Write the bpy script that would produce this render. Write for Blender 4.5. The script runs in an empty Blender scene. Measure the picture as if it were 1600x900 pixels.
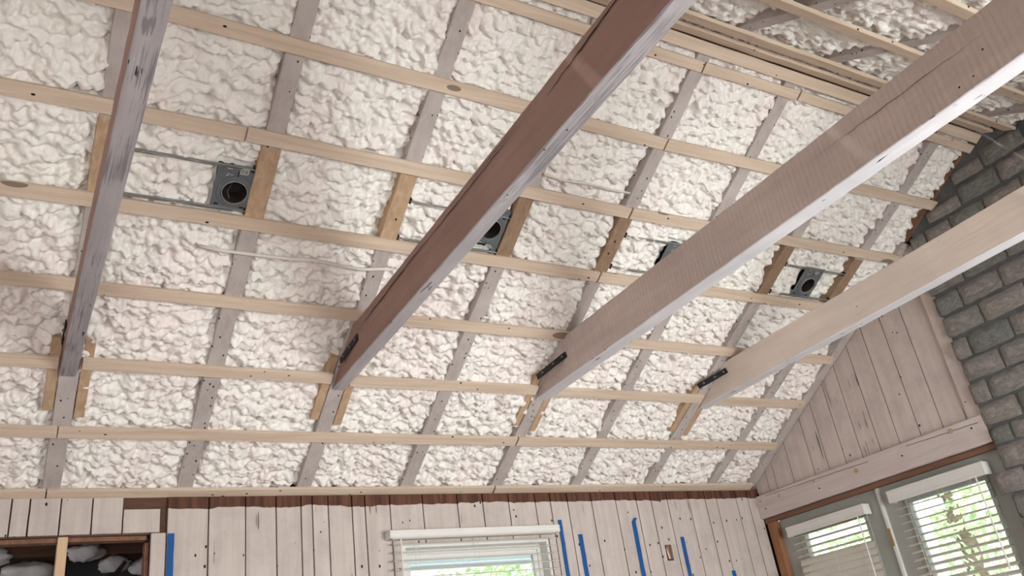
import bpy, bmesh, math, random
import numpy as np
from mathutils import Vector, Matrix
random.seed(7)
C = bpy.context.scene.collection
SC = bpy.context.scene
H = 1.25            # eye height above the floor; all geometry below is written with z = 0 at eye level
F = 1314.47
M = np.array([[0.8643611056, -0.4838671765, -0.1369395291],
              [0.1092807631, 0.4465458225, -0.8880622406],
              [0.4908539436, 0.7526416039, 0.4388542151]])
# ------------------------------------------------------------------ camera
cam = bpy.data.cameras.new('camera'); camo = bpy.data.objects.new('camera', cam); C.objects.link(camo)
cam.sensor_width = 36; cam.lens = 36 * F / 1600; cam.clip_start = 0.02; cam.clip_end = 200
r, u, b = M[0], -M[1], -M[2]
camo.matrix_world = Matrix(((r[0], u[0], b[0], 0), (r[1], u[1], b[1], 0), (r[2], u[2], b[2], H), (0, 0, 0, 1)))
SC.camera = camo
# ------------------------------------------------------------------ view, world, lights
SC.view_settings.view_transform = 'Standard'; SC.view_settings.look = 'None'
SC.view_settings.gamma = 1.0; SC.view_settings.exposure = -0.06
try: SC.view_settings.use_curve_mapping = False
except Exception: pass
W = bpy.data.worlds.new('world'); SC.world = W; W.use_nodes = True
wn = W.node_tree.nodes; wl = W.node_tree.links
sky = wn.new('ShaderNodeTexSky'); sky.sky_type = 'NISHITA'; sky.sun_disc = False
sky.sun_elevation = math.radians(48); sky.sun_rotation = math.radians(200); sky.air_density = 1.0; sky.dust_density = 3.0
hs = wn.new('ShaderNodeHueSaturation'); hs.inputs['Saturation'].default_value = 0.45
wl.new(sky.outputs[0], hs.inputs['Color']); wl.new(hs.outputs[0], wn['Background'].inputs['Color'])
wn['Background'].inputs['Strength'].default_value = 0.85
sun = bpy.data.lights.new('sun', 'SUN'); sun.energy = 4.0; sun.angle = math.radians(2); sun.color = (1, .95, .86)
suno = bpy.data.objects.new('sun', sun); C.objects.link(suno)
suno.rotation_euler = Vector((0.55, -0.50, -0.95)).to_track_quat('-Z', 'Y').to_euler()
def area(name, loc, tgt, sx, sy, power, col):
    l = bpy.data.lights.new(name, 'AREA'); l.shape = 'RECTANGLE'; l.size = sx; l.size_y = sy; l.energy = power; l.color = col
    o = bpy.data.objects.new(name, l); C.objects.link(o); o.location = (loc[0], loc[1], loc[2] + H)
    l.spread = math.radians(122); d = Vector(tgt) - Vector(loc); o.rotation_euler = d.to_track_quat('-Z', 'Z').to_euler(); return o
# daylight coming in through the openings of the wall behind the camera; left end and back room lamps are added
area('daylight_rear_right', (3.35, -0.72, 0.12), (2.6, 3.0, 0.75), 2.3, 1.3, 86, (0.985, 1.0, 0.985))
area('daylight_rear_left', (-0.2, -0.72, -0.25), (0.2, 3.0, 0.6), 1.5, 1.4, 22, (1.0, 0.93, 0.92))
area('added_warm_light_left', (-1.85, 1.9, -0.2), (2.0, 2.6, 0.6), 2.0, 1.6, 3, (1.0, 0.90, 0.88))  # warm lamp added for the pinkish bounce on the left side
area('added_light_back_room', (-1.9, 5.4, .2), (.5, 5.9, 1.1), .6, .8, 5, (0.9, 0.95, 1.0))  # dim lamp added to brighten the closed room beyond the opening
# ------------------------------------------------------------------ materials
def new_mat(name):
    m = bpy.data.materials.new(name); m.use_nodes = True
    nt = m.node_tree; return m, nt, nt.nodes, nt.links, nt.nodes['Principled BSDF']
class N:
    def __init__(s, nt): s.nt = nt; s.n = nt.nodes; s.l = nt.links
    def node(s, t, **kw):
        x = s.n.new(t)
        for k, v in kw.items():
            if k.startswith('_'): x.inputs[k[1:]].default_value = v
            else: setattr(x, k, v)
        return x
    def coords(s, scale=(1, 1, 1), rand=True):
        tc = s.node('ShaderNodeTexCoord'); mp = s.node('ShaderNodeMapping'); mp.inputs['Scale'].default_value = scale
        s.l.new(tc.outputs['Object'], mp.inputs['Vector'])
        if rand:
            oi = s.node('ShaderNodeObjectInfo'); mu = s.node('ShaderNodeMath', operation='MULTIPLY'); mu.inputs[1].default_value = 31.7
            s.l.new(oi.outputs['Random'], mu.inputs[0]); s.l.new(mu.outputs[0], mp.inputs['Location'])
        return mp.outputs[0]
    def noise(s, vec, scale, detail=4, rough=.5, dist=0):
        x = s.node('ShaderNodeTexNoise'); x.inputs['Scale'].default_value = scale; x.inputs['Detail'].default_value = detail
        x.inputs['Roughness'].default_value = rough; x.inputs['Distortion'].default_value = dist
        s.l.new(vec, x.inputs['Vector']); return x.outputs['Fac']
    def ramp(s, fac, stops, interp='LINEAR'):
        x = s.node('ShaderNodeValToRGB'); e = x.color_ramp.elements; x.color_ramp.interpolation = interp
        while len(e) < len(stops): e.new(0.5)
        for i, (p, c) in enumerate(stops):
            e[i].position = p; e[i].color = (*c, 1) if len(c) == 3 else c
        s.l.new(fac, x.inputs['Fac']); return x.outputs['Color']
    def mix(s, fac, a, b, mode='MIX'):
        x = s.node('ShaderNodeMix', data_type='RGBA', blend_type=mode)
        if isinstance(fac, (int, float)): x.inputs[0].default_value = fac
        else: s.l.new(fac, x.inputs[0])
        for i, v in ((6, a), (7, b)):
            if isinstance(v, tuple): x.inputs[i].default_value = (*v, 1)
            else: s.l.new(v, x.inputs[i])
        return x.outputs[2]
    def dots(s, vec, scale, size, density):
        """nail holes and specks: 1 inside small dots of random voronoi cells"""
        v = s.node('ShaderNodeTexVoronoi'); v.inputs['Scale'].default_value = scale; s.l.new(vec, v.inputs['Vector'])
        a = s.node('ShaderNodeMath', operation='LESS_THAN'); a.inputs[1].default_value = size; s.l.new(v.outputs['Distance'], a.inputs[0])
        sp = s.node('ShaderNodeSeparateColor'); s.l.new(v.outputs['Color'], sp.inputs[0])
        c = s.node('ShaderNodeMath', operation='LESS_THAN'); c.inputs[1].default_value = density; s.l.new(sp.outputs[0], c.inputs[0])
        m = s.node('ShaderNodeMath', operation='MULTIPLY'); s.l.new(a.outputs[0], m.inputs[0]); s.l.new(c.outputs[0], m.inputs[1]); return m.outputs[0]
    def bump(s, h, strength, dist, prev=None):
        x = s.node('ShaderNodeBump'); x.inputs['Strength'].default_value = strength; x.inputs['Distance'].default_value = dist
        s.l.new(h, x.inputs['Height'])
        if prev: s.l.new(prev, x.inputs['Normal'])
        return x.outputs[0]
def ax(axis, along, across):
    return tuple(along if a == axis else across for a in 'XYZ')
def wood(name, light, dark, axis, rough=.75, nails=(0, 0, 0), knots=0, patch=None, cracks=0, bump=.4, contrast=1.0):
    m, nt, nn, ll, P = new_mat(name); g = N(nt)
    v1 = g.coords(ax(axis, 1.2, 22)); v2 = g.coords((1, 1, 1))
    grain = g.noise(v1, 1.6, 6, .6, .6)
    col = g.ramp(grain, [(.5 - .22 / contrast, dark), (.5 + .2 / contrast, light)])
    big = g.noise(v2, 5, 3)
    if patch:
        col = g.mix(g.ramp(big, [(.45, (0, 0, 0)), (.68, (1, 1, 1))]), col, patch)
    if knots:
        v3 = g.coords(ax(axis, 2.6, 7)); k = g.dots(v3, 1.0, .17, knots)
        kn = g.node('ShaderNodeTexVoronoi'); kn.inputs['Scale'].default_value = 1.0; ll.new(v3, kn.inputs['Vector'])
        col = g.mix(k, col, tuple(c * .45 for c in dark))
    if cracks:
        v4 = g.coords(ax(axis, 1.6, 42)); cr = g.noise(v4, 1.0, 3, .55, .3)
        v5 = g.noise(v2, 3.2, 2)
        t = g.node('ShaderNodeMath', operation='MULTIPLY'); ll.new(cr, t.inputs[0]); ll.new(v5, t.inputs[1])
        mask = g.ramp(t.outputs[0], [(.36 - .03 * cracks, (0, 0, 0)), (.40 - .03 * cracks, (1, 1, 1))])
        col = g.mix(mask, col, (.025, .02, .02))
    if nails[2]:
        dv = g.coords(ax(axis, nails[0], nails[0] * 1.6)); d = g.dots(dv, 1.0, nails[1], nails[2])
        col = g.mix(d, col, (.02, .015, .012))
    ll.new(col, P.inputs['Base Color']); P.inputs['Roughness'].default_value = rough
    P.inputs['Specular IOR Level'].default_value = .25
    fine = g.noise(v1, 5, 4)
    ll.new(g.bump(fine, bump, .003), P.inputs['Normal'])
    return m
def plain(name, col, rough=.6, metal=0, spec=.3, var=0, bump=0, bscale=60):
    m, nt, nn, ll, P = new_mat(name); g = N(nt); v = g.coords()
    if var:
        c = g.ramp(g.noise(v, 7, 5, .6), [(.3, tuple(x * (1 - var) for x in col)), (.7, tuple(min(1, x * (1 + var)) for x in col))])
        ll.new(c, P.inputs['Base Color'])
    else: P.inputs['Base Color'].default_value = (*col, 1)
    P.inputs['Roughness'].default_value = rough; P.inputs['Metallic'].default_value = metal; P.inputs['Specular IOR Level'].default_value = spec
    if bump: ll.new(g.bump(g.noise(v, bscale, 4), bump, .004), P.inputs['Normal'])
    return m
PINE = (.71, .585, .475); PINED = (.55, .43, .325)
m_batten = wood('pine_batten', PINE, PINED, 'X', nails=(17, .13, .22), knots=.14)
m_rafter = wood('greywashed_rafter', (.50, .445, .425), (.385, .34, .33), 'Y', nails=(24, .17, .42), patch=(.52, .47, .45))
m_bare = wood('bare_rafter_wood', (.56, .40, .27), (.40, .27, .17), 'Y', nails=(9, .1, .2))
m_bare_shaded = wood('bare_rafter_wood_shaded', (.36, .25, .17), (.24, .155, .10), 'Y', nails=(9, .1, .2))  # same bare wood on the right-hand rafters, shade put into the colour
m_sheath = wood('old_brown_sheathing', (.13, .07, .045), (.06, .03, .02), 'X')
m_brown = wood('brown_oiled_wood', (.27, .145, .095), (.15, .075, .045), 'Y')
m_brownz = wood('brown_oiled_jamb', (.40, .20, .11), (.24, .11, .055), 'Z')
m_studpine = wood('pine_stud', (.70, .50, .34), (.55, .38, .25), 'Z')
m_header = wood('whitewashed_header', (.66, .58, .56), (.54, .46, .44), 'Y', nails=(5, .07, .2), patch=(.60, .51, .49))
m_dark = plain('dark_void', (.02, .016, .014), .9)
m_white = plain('white_vinyl', (.74, .73, .71), .4, var=.03)
m_slat = plain('ivory_slat', (.66, .62, .56), .5, var=.03)
m_tape = plain('blue_painter_tape', (.006, .085, .30), .6, var=.12)
m_plate = plain('galvanised_plate', (.20, .23, .25), .45, metal=.55, var=.15, bump=.1)
m_rim = plain('bare_steel_rim', (.62, .62, .60), .35, metal=.7)
m_can = plain('housing_interior', (.055, .045, .04), .5, metal=.3, var=.4)
m_bar = plain('steel_bar', (.36, .36, .35), .45, metal=.6, var=.2)
m_blacksteel = plain('blackened_steel', (.028, .028, .030), .5, metal=.5, var=.5, bump=.3)
m_bolt = plain('bolt_grey', (.17, .17, .17), .45, metal=.6)
m_cable = plain('foam_coated_cable', (.70, .66, .60), .7, var=.1)
m_black = plain('black_rubber', (.02, .02, .022), .6)
m_doorp = plain('grey_door_paint', (.40, .41, .385), .55, var=.04)
m_brass = plain('brass_hinge', (.45, .30, .12), .4, metal=.8)
m_label = plain('pale_sticker', (.62, .62, .62), .6)
m_outpaint = plain('exterior_white_paint', (.75, .78, .80), .6)
m_soffit = plain('soffit_sky_tint', (.70, .80, .92), .6)  # white boards with the blue sky light put into the colour
m_drywall = plain('grey_drywall', (.30, .29, .28), .9, var=.05)
m_screw = plain('nail_head', (.03, .025, .02), .6)
m_floor = wood('red_brown_floorboards', (.17, .10, .08), (.11, .065, .05), 'X', rough=.5)
m_batt = plain('pink_white_batt', (.50, .47, .48), .9, var=.2, bump=.6, bscale=30)

def foam_mat():
    m, nt, nn, ll, P = new_mat('spray_foam'); g = N(nt); v = g.coords(rand=False)
    c = g.ramp(g.noise(v, 3.4, 4, .6), [(.36, (.84, .755, .735)), (.52, (.87, .85, .82)), (.68, (.865, .87, .80))])
    c2 = g.mix(g.ramp(g.noise(v, 26, 3), [(.42, (0, 0, 0)), (.62, (1, 1, 1))]), c, (.88, .84, .80))
    ll.new(c2, P.inputs['Base Color']); P.inputs['Roughness'].default_value = .40; P.inputs['Specular IOR Level'].default_value = .45
    nz = g.node('ShaderNodeTexNoise'); nz.inputs['Scale'].default_value = 9; nz.inputs['Detail'].default_value = 2; ll.new(v, nz.inputs['Vector'])
    wv = g.mix(.035, v, nz.outputs['Color'], 'ADD')
    vo = g.node('ShaderNodeTexVoronoi'); vo.inputs['Scale'].default_value = 36; ll.new(wv, vo.inputs['Vector'])
    pw = g.node('ShaderNodeMath', operation='POWER'); ll.new(vo.outputs['Distance'], pw.inputs[0]); pw.inputs[1].default_value = 1.8
    ng = g.node('ShaderNodeMath', operation='MULTIPLY'); ll.new(pw.outputs[0], ng.inputs[0]); ng.inputs[1].default_value = -1
    b0 = g.bump(ng.outputs[0], .42, .016)
    b1 = g.bump(g.noise(v, 60, 3, .5), .12, .008, b0)
    ll.new(b1, P.inputs['Normal']); return m
m_foam = foam_mat()

def beam_mat(name, a, b, axis='Y', saw=False, crack=None, cracks=0):
    m, nt, nn, ll, P = new_mat(name); g = N(nt)
    v1 = g.coords(ax(axis, .8, 9)); v2 = g.coords()
    col = g.ramp(g.noise(v1, 2, 5, .55), [(.3, b), (.7, a)])
    big = g.ramp(g.noise(v2, 2.0, 4), [(.35, (.90, .90, .90)), (.65, (1.06, 1.05, 1.04))])
    col = g.mix(1.0, col, big, 'MULTIPLY')
    if cracks:
        v4 = g.coords(ax(axis, 2.6, 60)); cr = g.noise(v4, 1.0, 4, .6, .3); v5 = g.noise(v2, 5.0, 3)
        t = g.node('ShaderNodeMath', operation='MULTIPLY'); ll.new(cr, t.inputs[0]); ll.new(v5, t.inputs[1])
        lo = .42 - .02 * cracks
        col = g.mix(g.ramp(t.outputs[0], [(lo, (0, 0, 0)), (lo + .02, (1, 1, 1))]), col, (.10, .09, .10) if cracks < 1.2 else (.24, .225, .24))
        cr2 = g.noise(g.coords(ax(axis, 5.5, 85)), 1.0, 2, .5)
        t2 = g.node('ShaderNodeMath', operation='MULTIPLY'); ll.new(cr2, t2.inputs[0]); ll.new(g.noise(v2, 9.0, 2), t2.inputs[1])
        col = g.mix(g.ramp(t2.outputs[0], [(.425, (0, 0, 0)), (.435, (1, 1, 1))]), col, (.012, .01, .012))
        if cracks > .5:
            fg = g.noise(g.coords(ax(axis, 3.0, 170)), 1.0, 4, .65); md = g.noise(v2, 2.3, 3)
            t3 = g.node('ShaderNodeMath', operation='MULTIPLY'); ll.new(fg, t3.inputs[0]); ll.new(md, t3.inputs[1])
            col = g.mix(g.ramp(t3.outputs[0], [(.26, (0, 0, 0)), (.33, (.75, .75, .75))] if cracks > 1.2 else [(.285, (0, 0, 0)), (.36, (.6, .6, .6))]), col, (.16, .15, .165))
    d = g.dots(g.coords((13, 13, 13)), 1.0, .05, .3); col = g.mix(d, col, (.03, .02, .02))
    ll.new(col, P.inputs['Base Color']); P.inputs['Roughness'].default_value = .62; P.inputs['Specular IOR Level'].default_value = .25
    nrm = g.bump(g.noise(v1, 5, 5), .35, .004)
    if saw:
        wv = g.node('ShaderNodeTexWave', wave_type='BANDS', bands_direction='Y'); wv.inputs['Scale'].default_value = 13
        wv.inputs['Distortion'].default_value = 2.2; wv.inputs['Detail'].default_value = 2; wv.inputs['Detail Scale'].default_value = 2
        ll.new(g.coords((1, 1, .35), False), wv.inputs['Vector'])
        mu = g.node('ShaderNodeMath', operation='MULTIPLY'); ll.new(wv.outputs['Fac'], mu.inputs[0]); ll.new(g.noise(v2, 4, 3), mu.inputs[1])
        nrm = g.bump(mu.outputs[0], .7, .008, nrm)
    ll.new(nrm, P.inputs['Normal']); return m
m_bot = beam_mat('beam_underside_wash', (.50, .47, .50), (.36, .335, .355), cracks=1.6)  # wash, with bluish light from the windows put into the underside colours
m_bot2 = beam_mat('beam_underside_wash_light', (.56, .54, .575), (.46, .44, .465), cracks=1.1)
m_bot3 = beam_mat('beam_underside_lit_wash', (.80, .80, .84), (.70, .69, .73), cracks=.1)  # stronger light on the right-hand undersides put into a whiter wash
m_side1 = beam_mat('beam_face_rose', (.42, .25, .22), (.32, .19, .165))
m_side2 = beam_mat('beam_face_brown_rose', (.37, .235, .20), (.30, .18, .155))
m_side3 = beam_mat('beam_face_pink_grey', (.68, .57, .53), (.59, .485, .45), saw=True)
m_side4 = beam_mat('beam_face_pale_pink', (.84, .75, .69), (.77, .665, .60))

def plank_mat(name, axis='Z', ragged=None, base=(.59, .525, .49), dk=(.49, .425, .395)):
    m, nt, nn, ll, P = new_mat(name); g = N(nt)
    v1 = g.coords(ax(axis, 1.0, 14)); v2 = g.coords()
    col = g.ramp(g.noise(v1, 1.5, 5, .55, .4), [(.3, dk), (.65, base)])
    stain = g.ramp(g.noise(v2, 6, 5, .66), [(.46, (0, 0, 0)), (.74, (.5, .5, .5))])
    col = g.mix(stain, col, (.36, .32, .31))
    col = g.mix(g.dots(g.coords((19, 19, 13)), 1.0, .12, .5), col, (.03, .022, .018))
    cr = g.noise(g.coords(ax(axis, 1.3, 60)), 1.0, 2, .5)
    t = g.node('ShaderNodeMath', operation='MULTIPLY'); ll.new(cr, t.inputs[0]); ll.new(g.noise(v2, 3, 2), t.inputs[1])
    col = g.mix(g.ramp(t.outputs[0], [(.43, (0, 0, 0)), (.44, (.8, .8, .8))]), col, (.10, .075, .065))
    if ragged is not None:   # unpainted brown band where the old trim covered the board top
        geo = g.node('ShaderNodeNewGeometry'); sp = g.node('ShaderNodeSeparateXYZ'); ll.new(geo.outputs['Position'], sp.inputs[0])
        nz = g.node('ShaderNodeTexNoise'); nz.inputs['Scale'].default_value = 9; nz.inputs['Detail'].default_value = 6
        ll.new(geo.outputs['Position'], nz.inputs['Vector'])
        a = g.node('ShaderNodeMath', operation='MULTIPLY_ADD'); ll.new(nz.outputs['Fac'], a.inputs[0]); a.inputs[1].default_value = .045; ll.new(sp.outputs['Z'], a.inputs[2])
        gt = g.node('ShaderNodeMath', operation='GREATER_THAN'); ll.new(a.outputs[0], gt.inputs[0]); gt.inputs[1].default_value = ragged + H + .0225
        brown = g.ramp(g.noise(v1, 2.5, 4), [(.3, (.055, .022, .014)), (.7, (.15, .065, .04))])
        col = g.mix(gt.outputs[0], col, brown)
    ll.new(col, P.inputs['Base Color']); P.inputs['Roughness'].default_value = .7; P.inputs['Specular IOR Level'].default_value = .25
    ll.new(g.bump(g.noise(v1, 5, 4), .3, .003), P.inputs['Normal']); return m
m_plank = plank_mat('whitewashed_plank', ragged=1.128)
m_plankl = plank_mat('whitewashed_plank_full')
m_gable = plank_mat('pink_whitewashed_gable_plank', base=(.66, .575, .54), dk=(.58, .49, .455))

def stone_mat():
    m, nt, nn, ll, P = new_mat('rock_faced_stone'); g = N(nt); v = g.coords((1, 1, 1))
    base = g.ramp(g.noise(v, 5, 5, .6), [(.28, (.31, .31, .305)), (.5, (.45, .435, .42)), (.72, (.64, .62, .60))])
    oi = g.node('ShaderNodeObjectInfo'); tint = g.ramp(oi.outputs['Random'], [(0, (.78, .82, .80)), (.5, (1, .96, .94)), (1, (1.12, 1.04, 1.0))])
    base = g.mix(1.0, base, tint, 'MULTIPLY')
    sp = g.ramp(g.noise(v, 42, 5, .7), [(.30, (.5, .5, .5)), (.55, (1, 1, 1)), (.75, (1.5, 1.5, 1.45))])
    base = g.mix(.8, base, sp, 'MULTIPLY')
    wh = g.ramp(g.noise(v, 9, 5, .7), [(.60, (0, 0, 0)), (.75, (.5, .5, .5))])
    base = g.mix(wh, base, (.52, .50, .50))
    ll.new(base, P.inputs['Base Color']); P.inputs['Roughness'].default_value = .85; P.inputs['Specular IOR Level'].default_value = .2
    b1 = g.bump(g.noise(v, 22, 5, .65), .9, .02); ll.new(g.bump(g.noise(v, 110, 4), .5, .004, b1), P.inputs['Normal']); return m
m_stone = stone_mat()
m_mortar = plain('dark_mortar', (.115, .118, .12), .9, var=.25, bump=.8, bscale=60)
def glass_mat():
    m, nt, nn, ll, P = new_mat('window_glass'); nn.remove(P)
    out = nn['Material Output']; tr = nn.new('ShaderNodeBsdfTransparent'); gl = nn.new('ShaderNodeBsdfGlossy'); gl.inputs['Roughness'].default_value = .02
    tr.inputs[0].default_value = (.93, .97, .95, 1)
    fr = nn.new('ShaderNodeFresnel'); fr.inputs[0].default_value = 1.45; mx = nn.new('ShaderNodeMixShader')
    ll.new(fr.outputs[0], mx.inputs[0]); ll.new(tr.outputs[0], mx.inputs[1]); ll.new(gl.outputs[0], mx.inputs[2]); ll.new(mx.outputs[0], out.inputs[0]); return m
m_glass = glass_mat()
def leaf_mat():
    m, nt, nn, ll, P = new_mat('foliage'); g = N(nt); v = g.coords()
    ll.new(g.ramp(g.noise(v, 9, 5, .7), [(.3, (.34, .48, .24)), (.55, (.55, .68, .40)), (.75, (.75, .85, .60))]), P.inputs['Base Color']); P.inputs['Roughness'].default_value = .7; return m
m_leaf = leaf_mat()
m_bark = plain('bark', (.16, .12, .09), .9, var=.3)
m_lawn = plain('pale_bounce_ground', (.46, .47, .40), .9, var=.15)  # ground made pale to bounce light up onto the soffit and doors

# ------------------------------------------------------------------ helpers
class MB:
    def __init__(s): s.v = []; s.f = []; s.m = []
    def add(s, verts, faces, mi=0):
        o = len(s.v); s.v += [tuple(map(float, p)) for p in verts]; s.f += [tuple(o + i for i in f) for f in faces]; s.m += [mi] * len(faces); return s
    def box(s, a, b, mi=0):
        x0, y0, z0 = a; x1, y1, z1 = b
        return s.add([(x0, y0, z0), (x1, y0, z0), (x1, y1, z0), (x0, y1, z0), (x0, y0, z1), (x1, y0, z1), (x1, y1, z1), (x0, y1, z1)],
                     [(0, 3, 2, 1), (4, 5, 6, 7), (0, 1, 5, 4), (1, 2, 6, 5), (2, 3, 7, 6), (3, 0, 4, 7)], mi)
    def board(s, p0, p1, w, d, wv, dv, n=1, c=.002, j=0, mi=0, e0=None, e1=None):
        """length of timber from p0 to p1, section w (along wv) by d (along dv), chamfered arrises, slight wobble j.
        e0/e1: functions (a,b)->offset along the length at the end for a sloped cut"""
        p0 = np.array(p0, float); p1 = np.array(p1, float); wv = np.array(wv, float); dv = np.array(dv, float)
        L = (p1 - p0); ln = np.linalg.norm(L); dr = L / ln
        a, b_ = w / 2, d / 2
        sec = [(-a + c, -b_), (a - c, -b_), (a, -b_ + c), (a, b_ - c), (a - c, b_), (-a + c, b_), (-a, b_ - c), (-a, -b_ + c)]
        vs = []
        for i in range(n + 1):
            t = i / n
            jw = random.uniform(-j, j); jd = random.uniform(-j, j)
            for (x, y) in sec:
                q = p0 + L * t + wv * (x + jw + random.uniform(-j, j) * .4) + dv * (y + jd + random.uniform(-j, j) * .4)
                if i == 0 and e0: q = q + dr * e0(x, y)
                if i == n and e1: q = q + dr * e1(x, y)
                vs.append(q)
        fs = []
        for i in range(n):
            for k in range(8):
                k2 = (k + 1) % 8; fs.append((i * 8 + k, i * 8 + k2, (i + 1) * 8 + k2, (i + 1) * 8 + k))
        fs.append(tuple(range(7, -1, -1))); fs.append(tuple(n * 8 + k for k in range(8)))
        return s.add(vs, fs, mi)
    def tube(s, pts, r, k=8, mi=0, cap=True):
        pts = [np.array(p, float) for p in pts]; vs = []; fs = []
        rs = r if isinstance(r, (list, tuple)) else [r] * len(pts)
        for i, p in enumerate(pts):
            t = pts[min(i + 1, len(pts) - 1)] - pts[max(i - 1, 0)]; t /= np.linalg.norm(t)
            a = np.cross(t, (0, 0, 1) if abs(t[2]) < .9 else (1, 0, 0)); a /= np.linalg.norm(a); b_ = np.cross(t, a)
            for q in range(k):
                g = 2 * math.pi * q / k; vs.append(p + rs[i] * (a * math.cos(g) + b_ * math.sin(g)))
        for i in range(len(pts) - 1):
            for q in range(k):
                q2 = (q + 1) % k; fs.append((i * k + q, i * k + q2, (i + 1) * k + q2, (i + 1) * k + q))
        if cap: fs.append(tuple(range(k - 1, -1, -1))); fs.append(tuple((len(pts) - 1) * k + q for q in range(k)))
        return s.add(vs, fs, mi)
    def build(s, name, mats, parent=None, smooth=False, origin=None, fix=True):
        if not isinstance(mats, (list, tuple)): mats = [mats]
        V = np.array(s.v); 
        if parent is not None: og = np.array(parent['_o'])
        elif origin is not None: og = np.array(origin, float)
        else: og = (V.min(0) + V.max(0)) / 2
        me = bpy.data.meshes.new(name); me.from_pydata([tuple(p) for p in (V - og)], [], s.f)
        for m in mats: me.materials.append(m)
        me.polygons.foreach_set('material_index', s.m)
        if fix:
            bm = bmesh.new(); bm.from_mesh(me); bmesh.ops.recalc_face_normals(bm, faces=bm.faces); bm.to_mesh(me); bm.free()
        if smooth: me.polygons.foreach_set('use_smooth', [True] * len(me.polygons))
        o = bpy.data.objects.new(name, me); C.objects.link(o)
        if parent is not None:
            o.parent = ROOT[parent.name] if False else parent
        else: o.location = (og[0], og[1], og[2] + H)
        o['_o'] = [float(x) for x in og]
        if parent is None: TOPS.append(o)
        return o
TOPS = []
ROOT = {}
def tag(o, label, cat, group=None):
    o['label'] = label; o['category'] = cat
    if group: o['group'] = group
    return o
def empty(name, loc):
    o = bpy.data.objects.new(name, None); C.objects.link(o); o.location = (loc[0], loc[1], loc[2] + H); o['_o'] = [float(x) for x in loc]
    o.empty_display_size = .1; return o
def struct(o): o['kind'] = 'structure'; return o

# ------------------------------------------------------------------ roof geometry
T = .58; ZW = 1.205; YW = 4.6; YR = 2.045; CS = 1 / math.sqrt(1 + T * T); SN = T * CS
ZR = ZW + T * (YW - YR)
X0, X1 = -1.66, 4.90
YB = 2 * YR - YW           # rear wall plane
def roof1(x, y, off=0):    # point on batten-face plane of the slope towards the window wall; off = distance up into the roof
    return np.array([x, y + off * SN, ZW + T * (YW - y) + off * CS])
def roof2(x, y, off=0):
    return np.array([x, y - off * SN, ZR + T * (y - YR) + off * CS])
def ray(px, py): return M.T @ np.array([(px - 800) / F, (py - 450) / F, 1.])
def P1(px, py):            # meets the batten-face plane of slope 1
    v = ray(px, py); return v * (ZW + T * YW) / (v[2] + T * v[1])
BT = .019                  # batten thickness
RD = .14                   # rafter depth
nx = np.array([1., 0, 0]); s1 = np.array([0, CS, -SN]); n1 = np.array([0, SN, CS]); s2 = np.array([0, -CS, -SN]); n2 = np.array([0, -SN, CS])

# ------------------------------------------------------------------ setting shell
o = MB().box((X0 - .3, YB - .3, -H - .08), (5.2, 4.9, -H)).build('floor', m_floor); struct(o)
for i, (nm, a, bb) in enumerate((('ceiling', roof1, 1), ('ceiling.001', roof2, 2))):
    ya, yb = (YR, YW + .25) if bb == 1 else (YR, YB - .25)
    mb = MB(); off = BT + RD + .004
    # sheathing boards run along the house, each an edge of its own
    ny = 20; q = []
    vs = []; fs = []
    p = [a(X0 - .2, ya, off), a(X1 + .3, ya, off), a(X1 + .3, yb, off), a(X0 - .2, yb, off)]
    if bb == 1: p2 = [a(X0 - .2, ya, off + .03), a(X1 + .3, ya, off + .03), a(X1 + .3, yb, off + .03), a(X0 - .2, yb, off + .03)]
    else: p2 = [a(X0 - .2, ya, off + .03), a(X1 + .3, ya, off + .03), a(X1 + .3, yb, off + .03), a(X0 - .2, yb, off + .03)]
    mb.add(p + p2, [(0, 1, 2, 3), (4, 7, 6, 5), (0, 4, 5, 1), (1, 5, 6, 2), (2, 6, 7, 3), (3, 7, 4, 0)])
    struct(mb.build('ceiling', m_sheath))
# window wall backing (behind the planks), around the pass-through opening and the window
GX0 = 4.922
WX0, WX1, WZ0, WZ1 = 1.985, 2.985, -.25, .90
wall = MB()
for a, b_ in (((X0, -H), (-1.0, 1.20)), ((-1.0, 1.005), (.64, 1.20)), ((-1.0, -H), (.64, -.45)), ((.64, -H), (WX0, 1.20)), ((WX0, WZ1), (WX1, 1.20)), ((WX0, -H), (WX1, WZ0)), ((WX1, -H), (GX0 + .02, 1.20))):
    wall.box((a[0], YW + .022, a[1]), (b_[0], YW + .11, b_[1]))
wall.box((X0 - .1, YW + .112, 1.16), (GX0 + .15, YW + .19, 1.42))
wb = struct(wall.build('wall_back', m_sheath))
# planks of the window wall
PB = [-1.66, -1.5, -1.33, -1.17, -1.0, -.84, -.68, -.52, -.36, -.24, -.12, .02, .096, .228, .367, .507, .683]
wbo = wb
def plank(x0, x1, z0, z1, mat, par=wb):
    w = x1 - x0 - .0065
    o = MB().board(((x0 + x1) / 2, YW + .011, z0), ((x0 + x1) / 2, YW + .011, z1), w, .020, (1, 0, 0), (0, 1, 0), 3, .0015, .0006).build('plank', mat, par)
    return o
for a, b_ in zip(PB[:-1], PB[1:]):
    if b_ > .64: plank(a, .683, 1.012, 1.128, m_plankl)
    else: plank(a, b_, 1.012, 1.188, m_plankl)
    if b_ < -1.0: plank(a, b_, -H, 1.005, m_plankl)
    elif b_ < .6: plank(a, b_, -H, -.45, m_plankl)
PR = [.714, .917, 1.106, 1.269, 1.406, 1.47, 1.561, 1.70, 1.778, 1.93, 2.139, 2.37, 2.545, 2.73, 2.927, 3.042, 3.175, 3.367, 3.566, 3.744, 3.872, 4.019, 4.218, 4.374, 4.484, 4.68, 4.80, 4.912]
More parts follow.
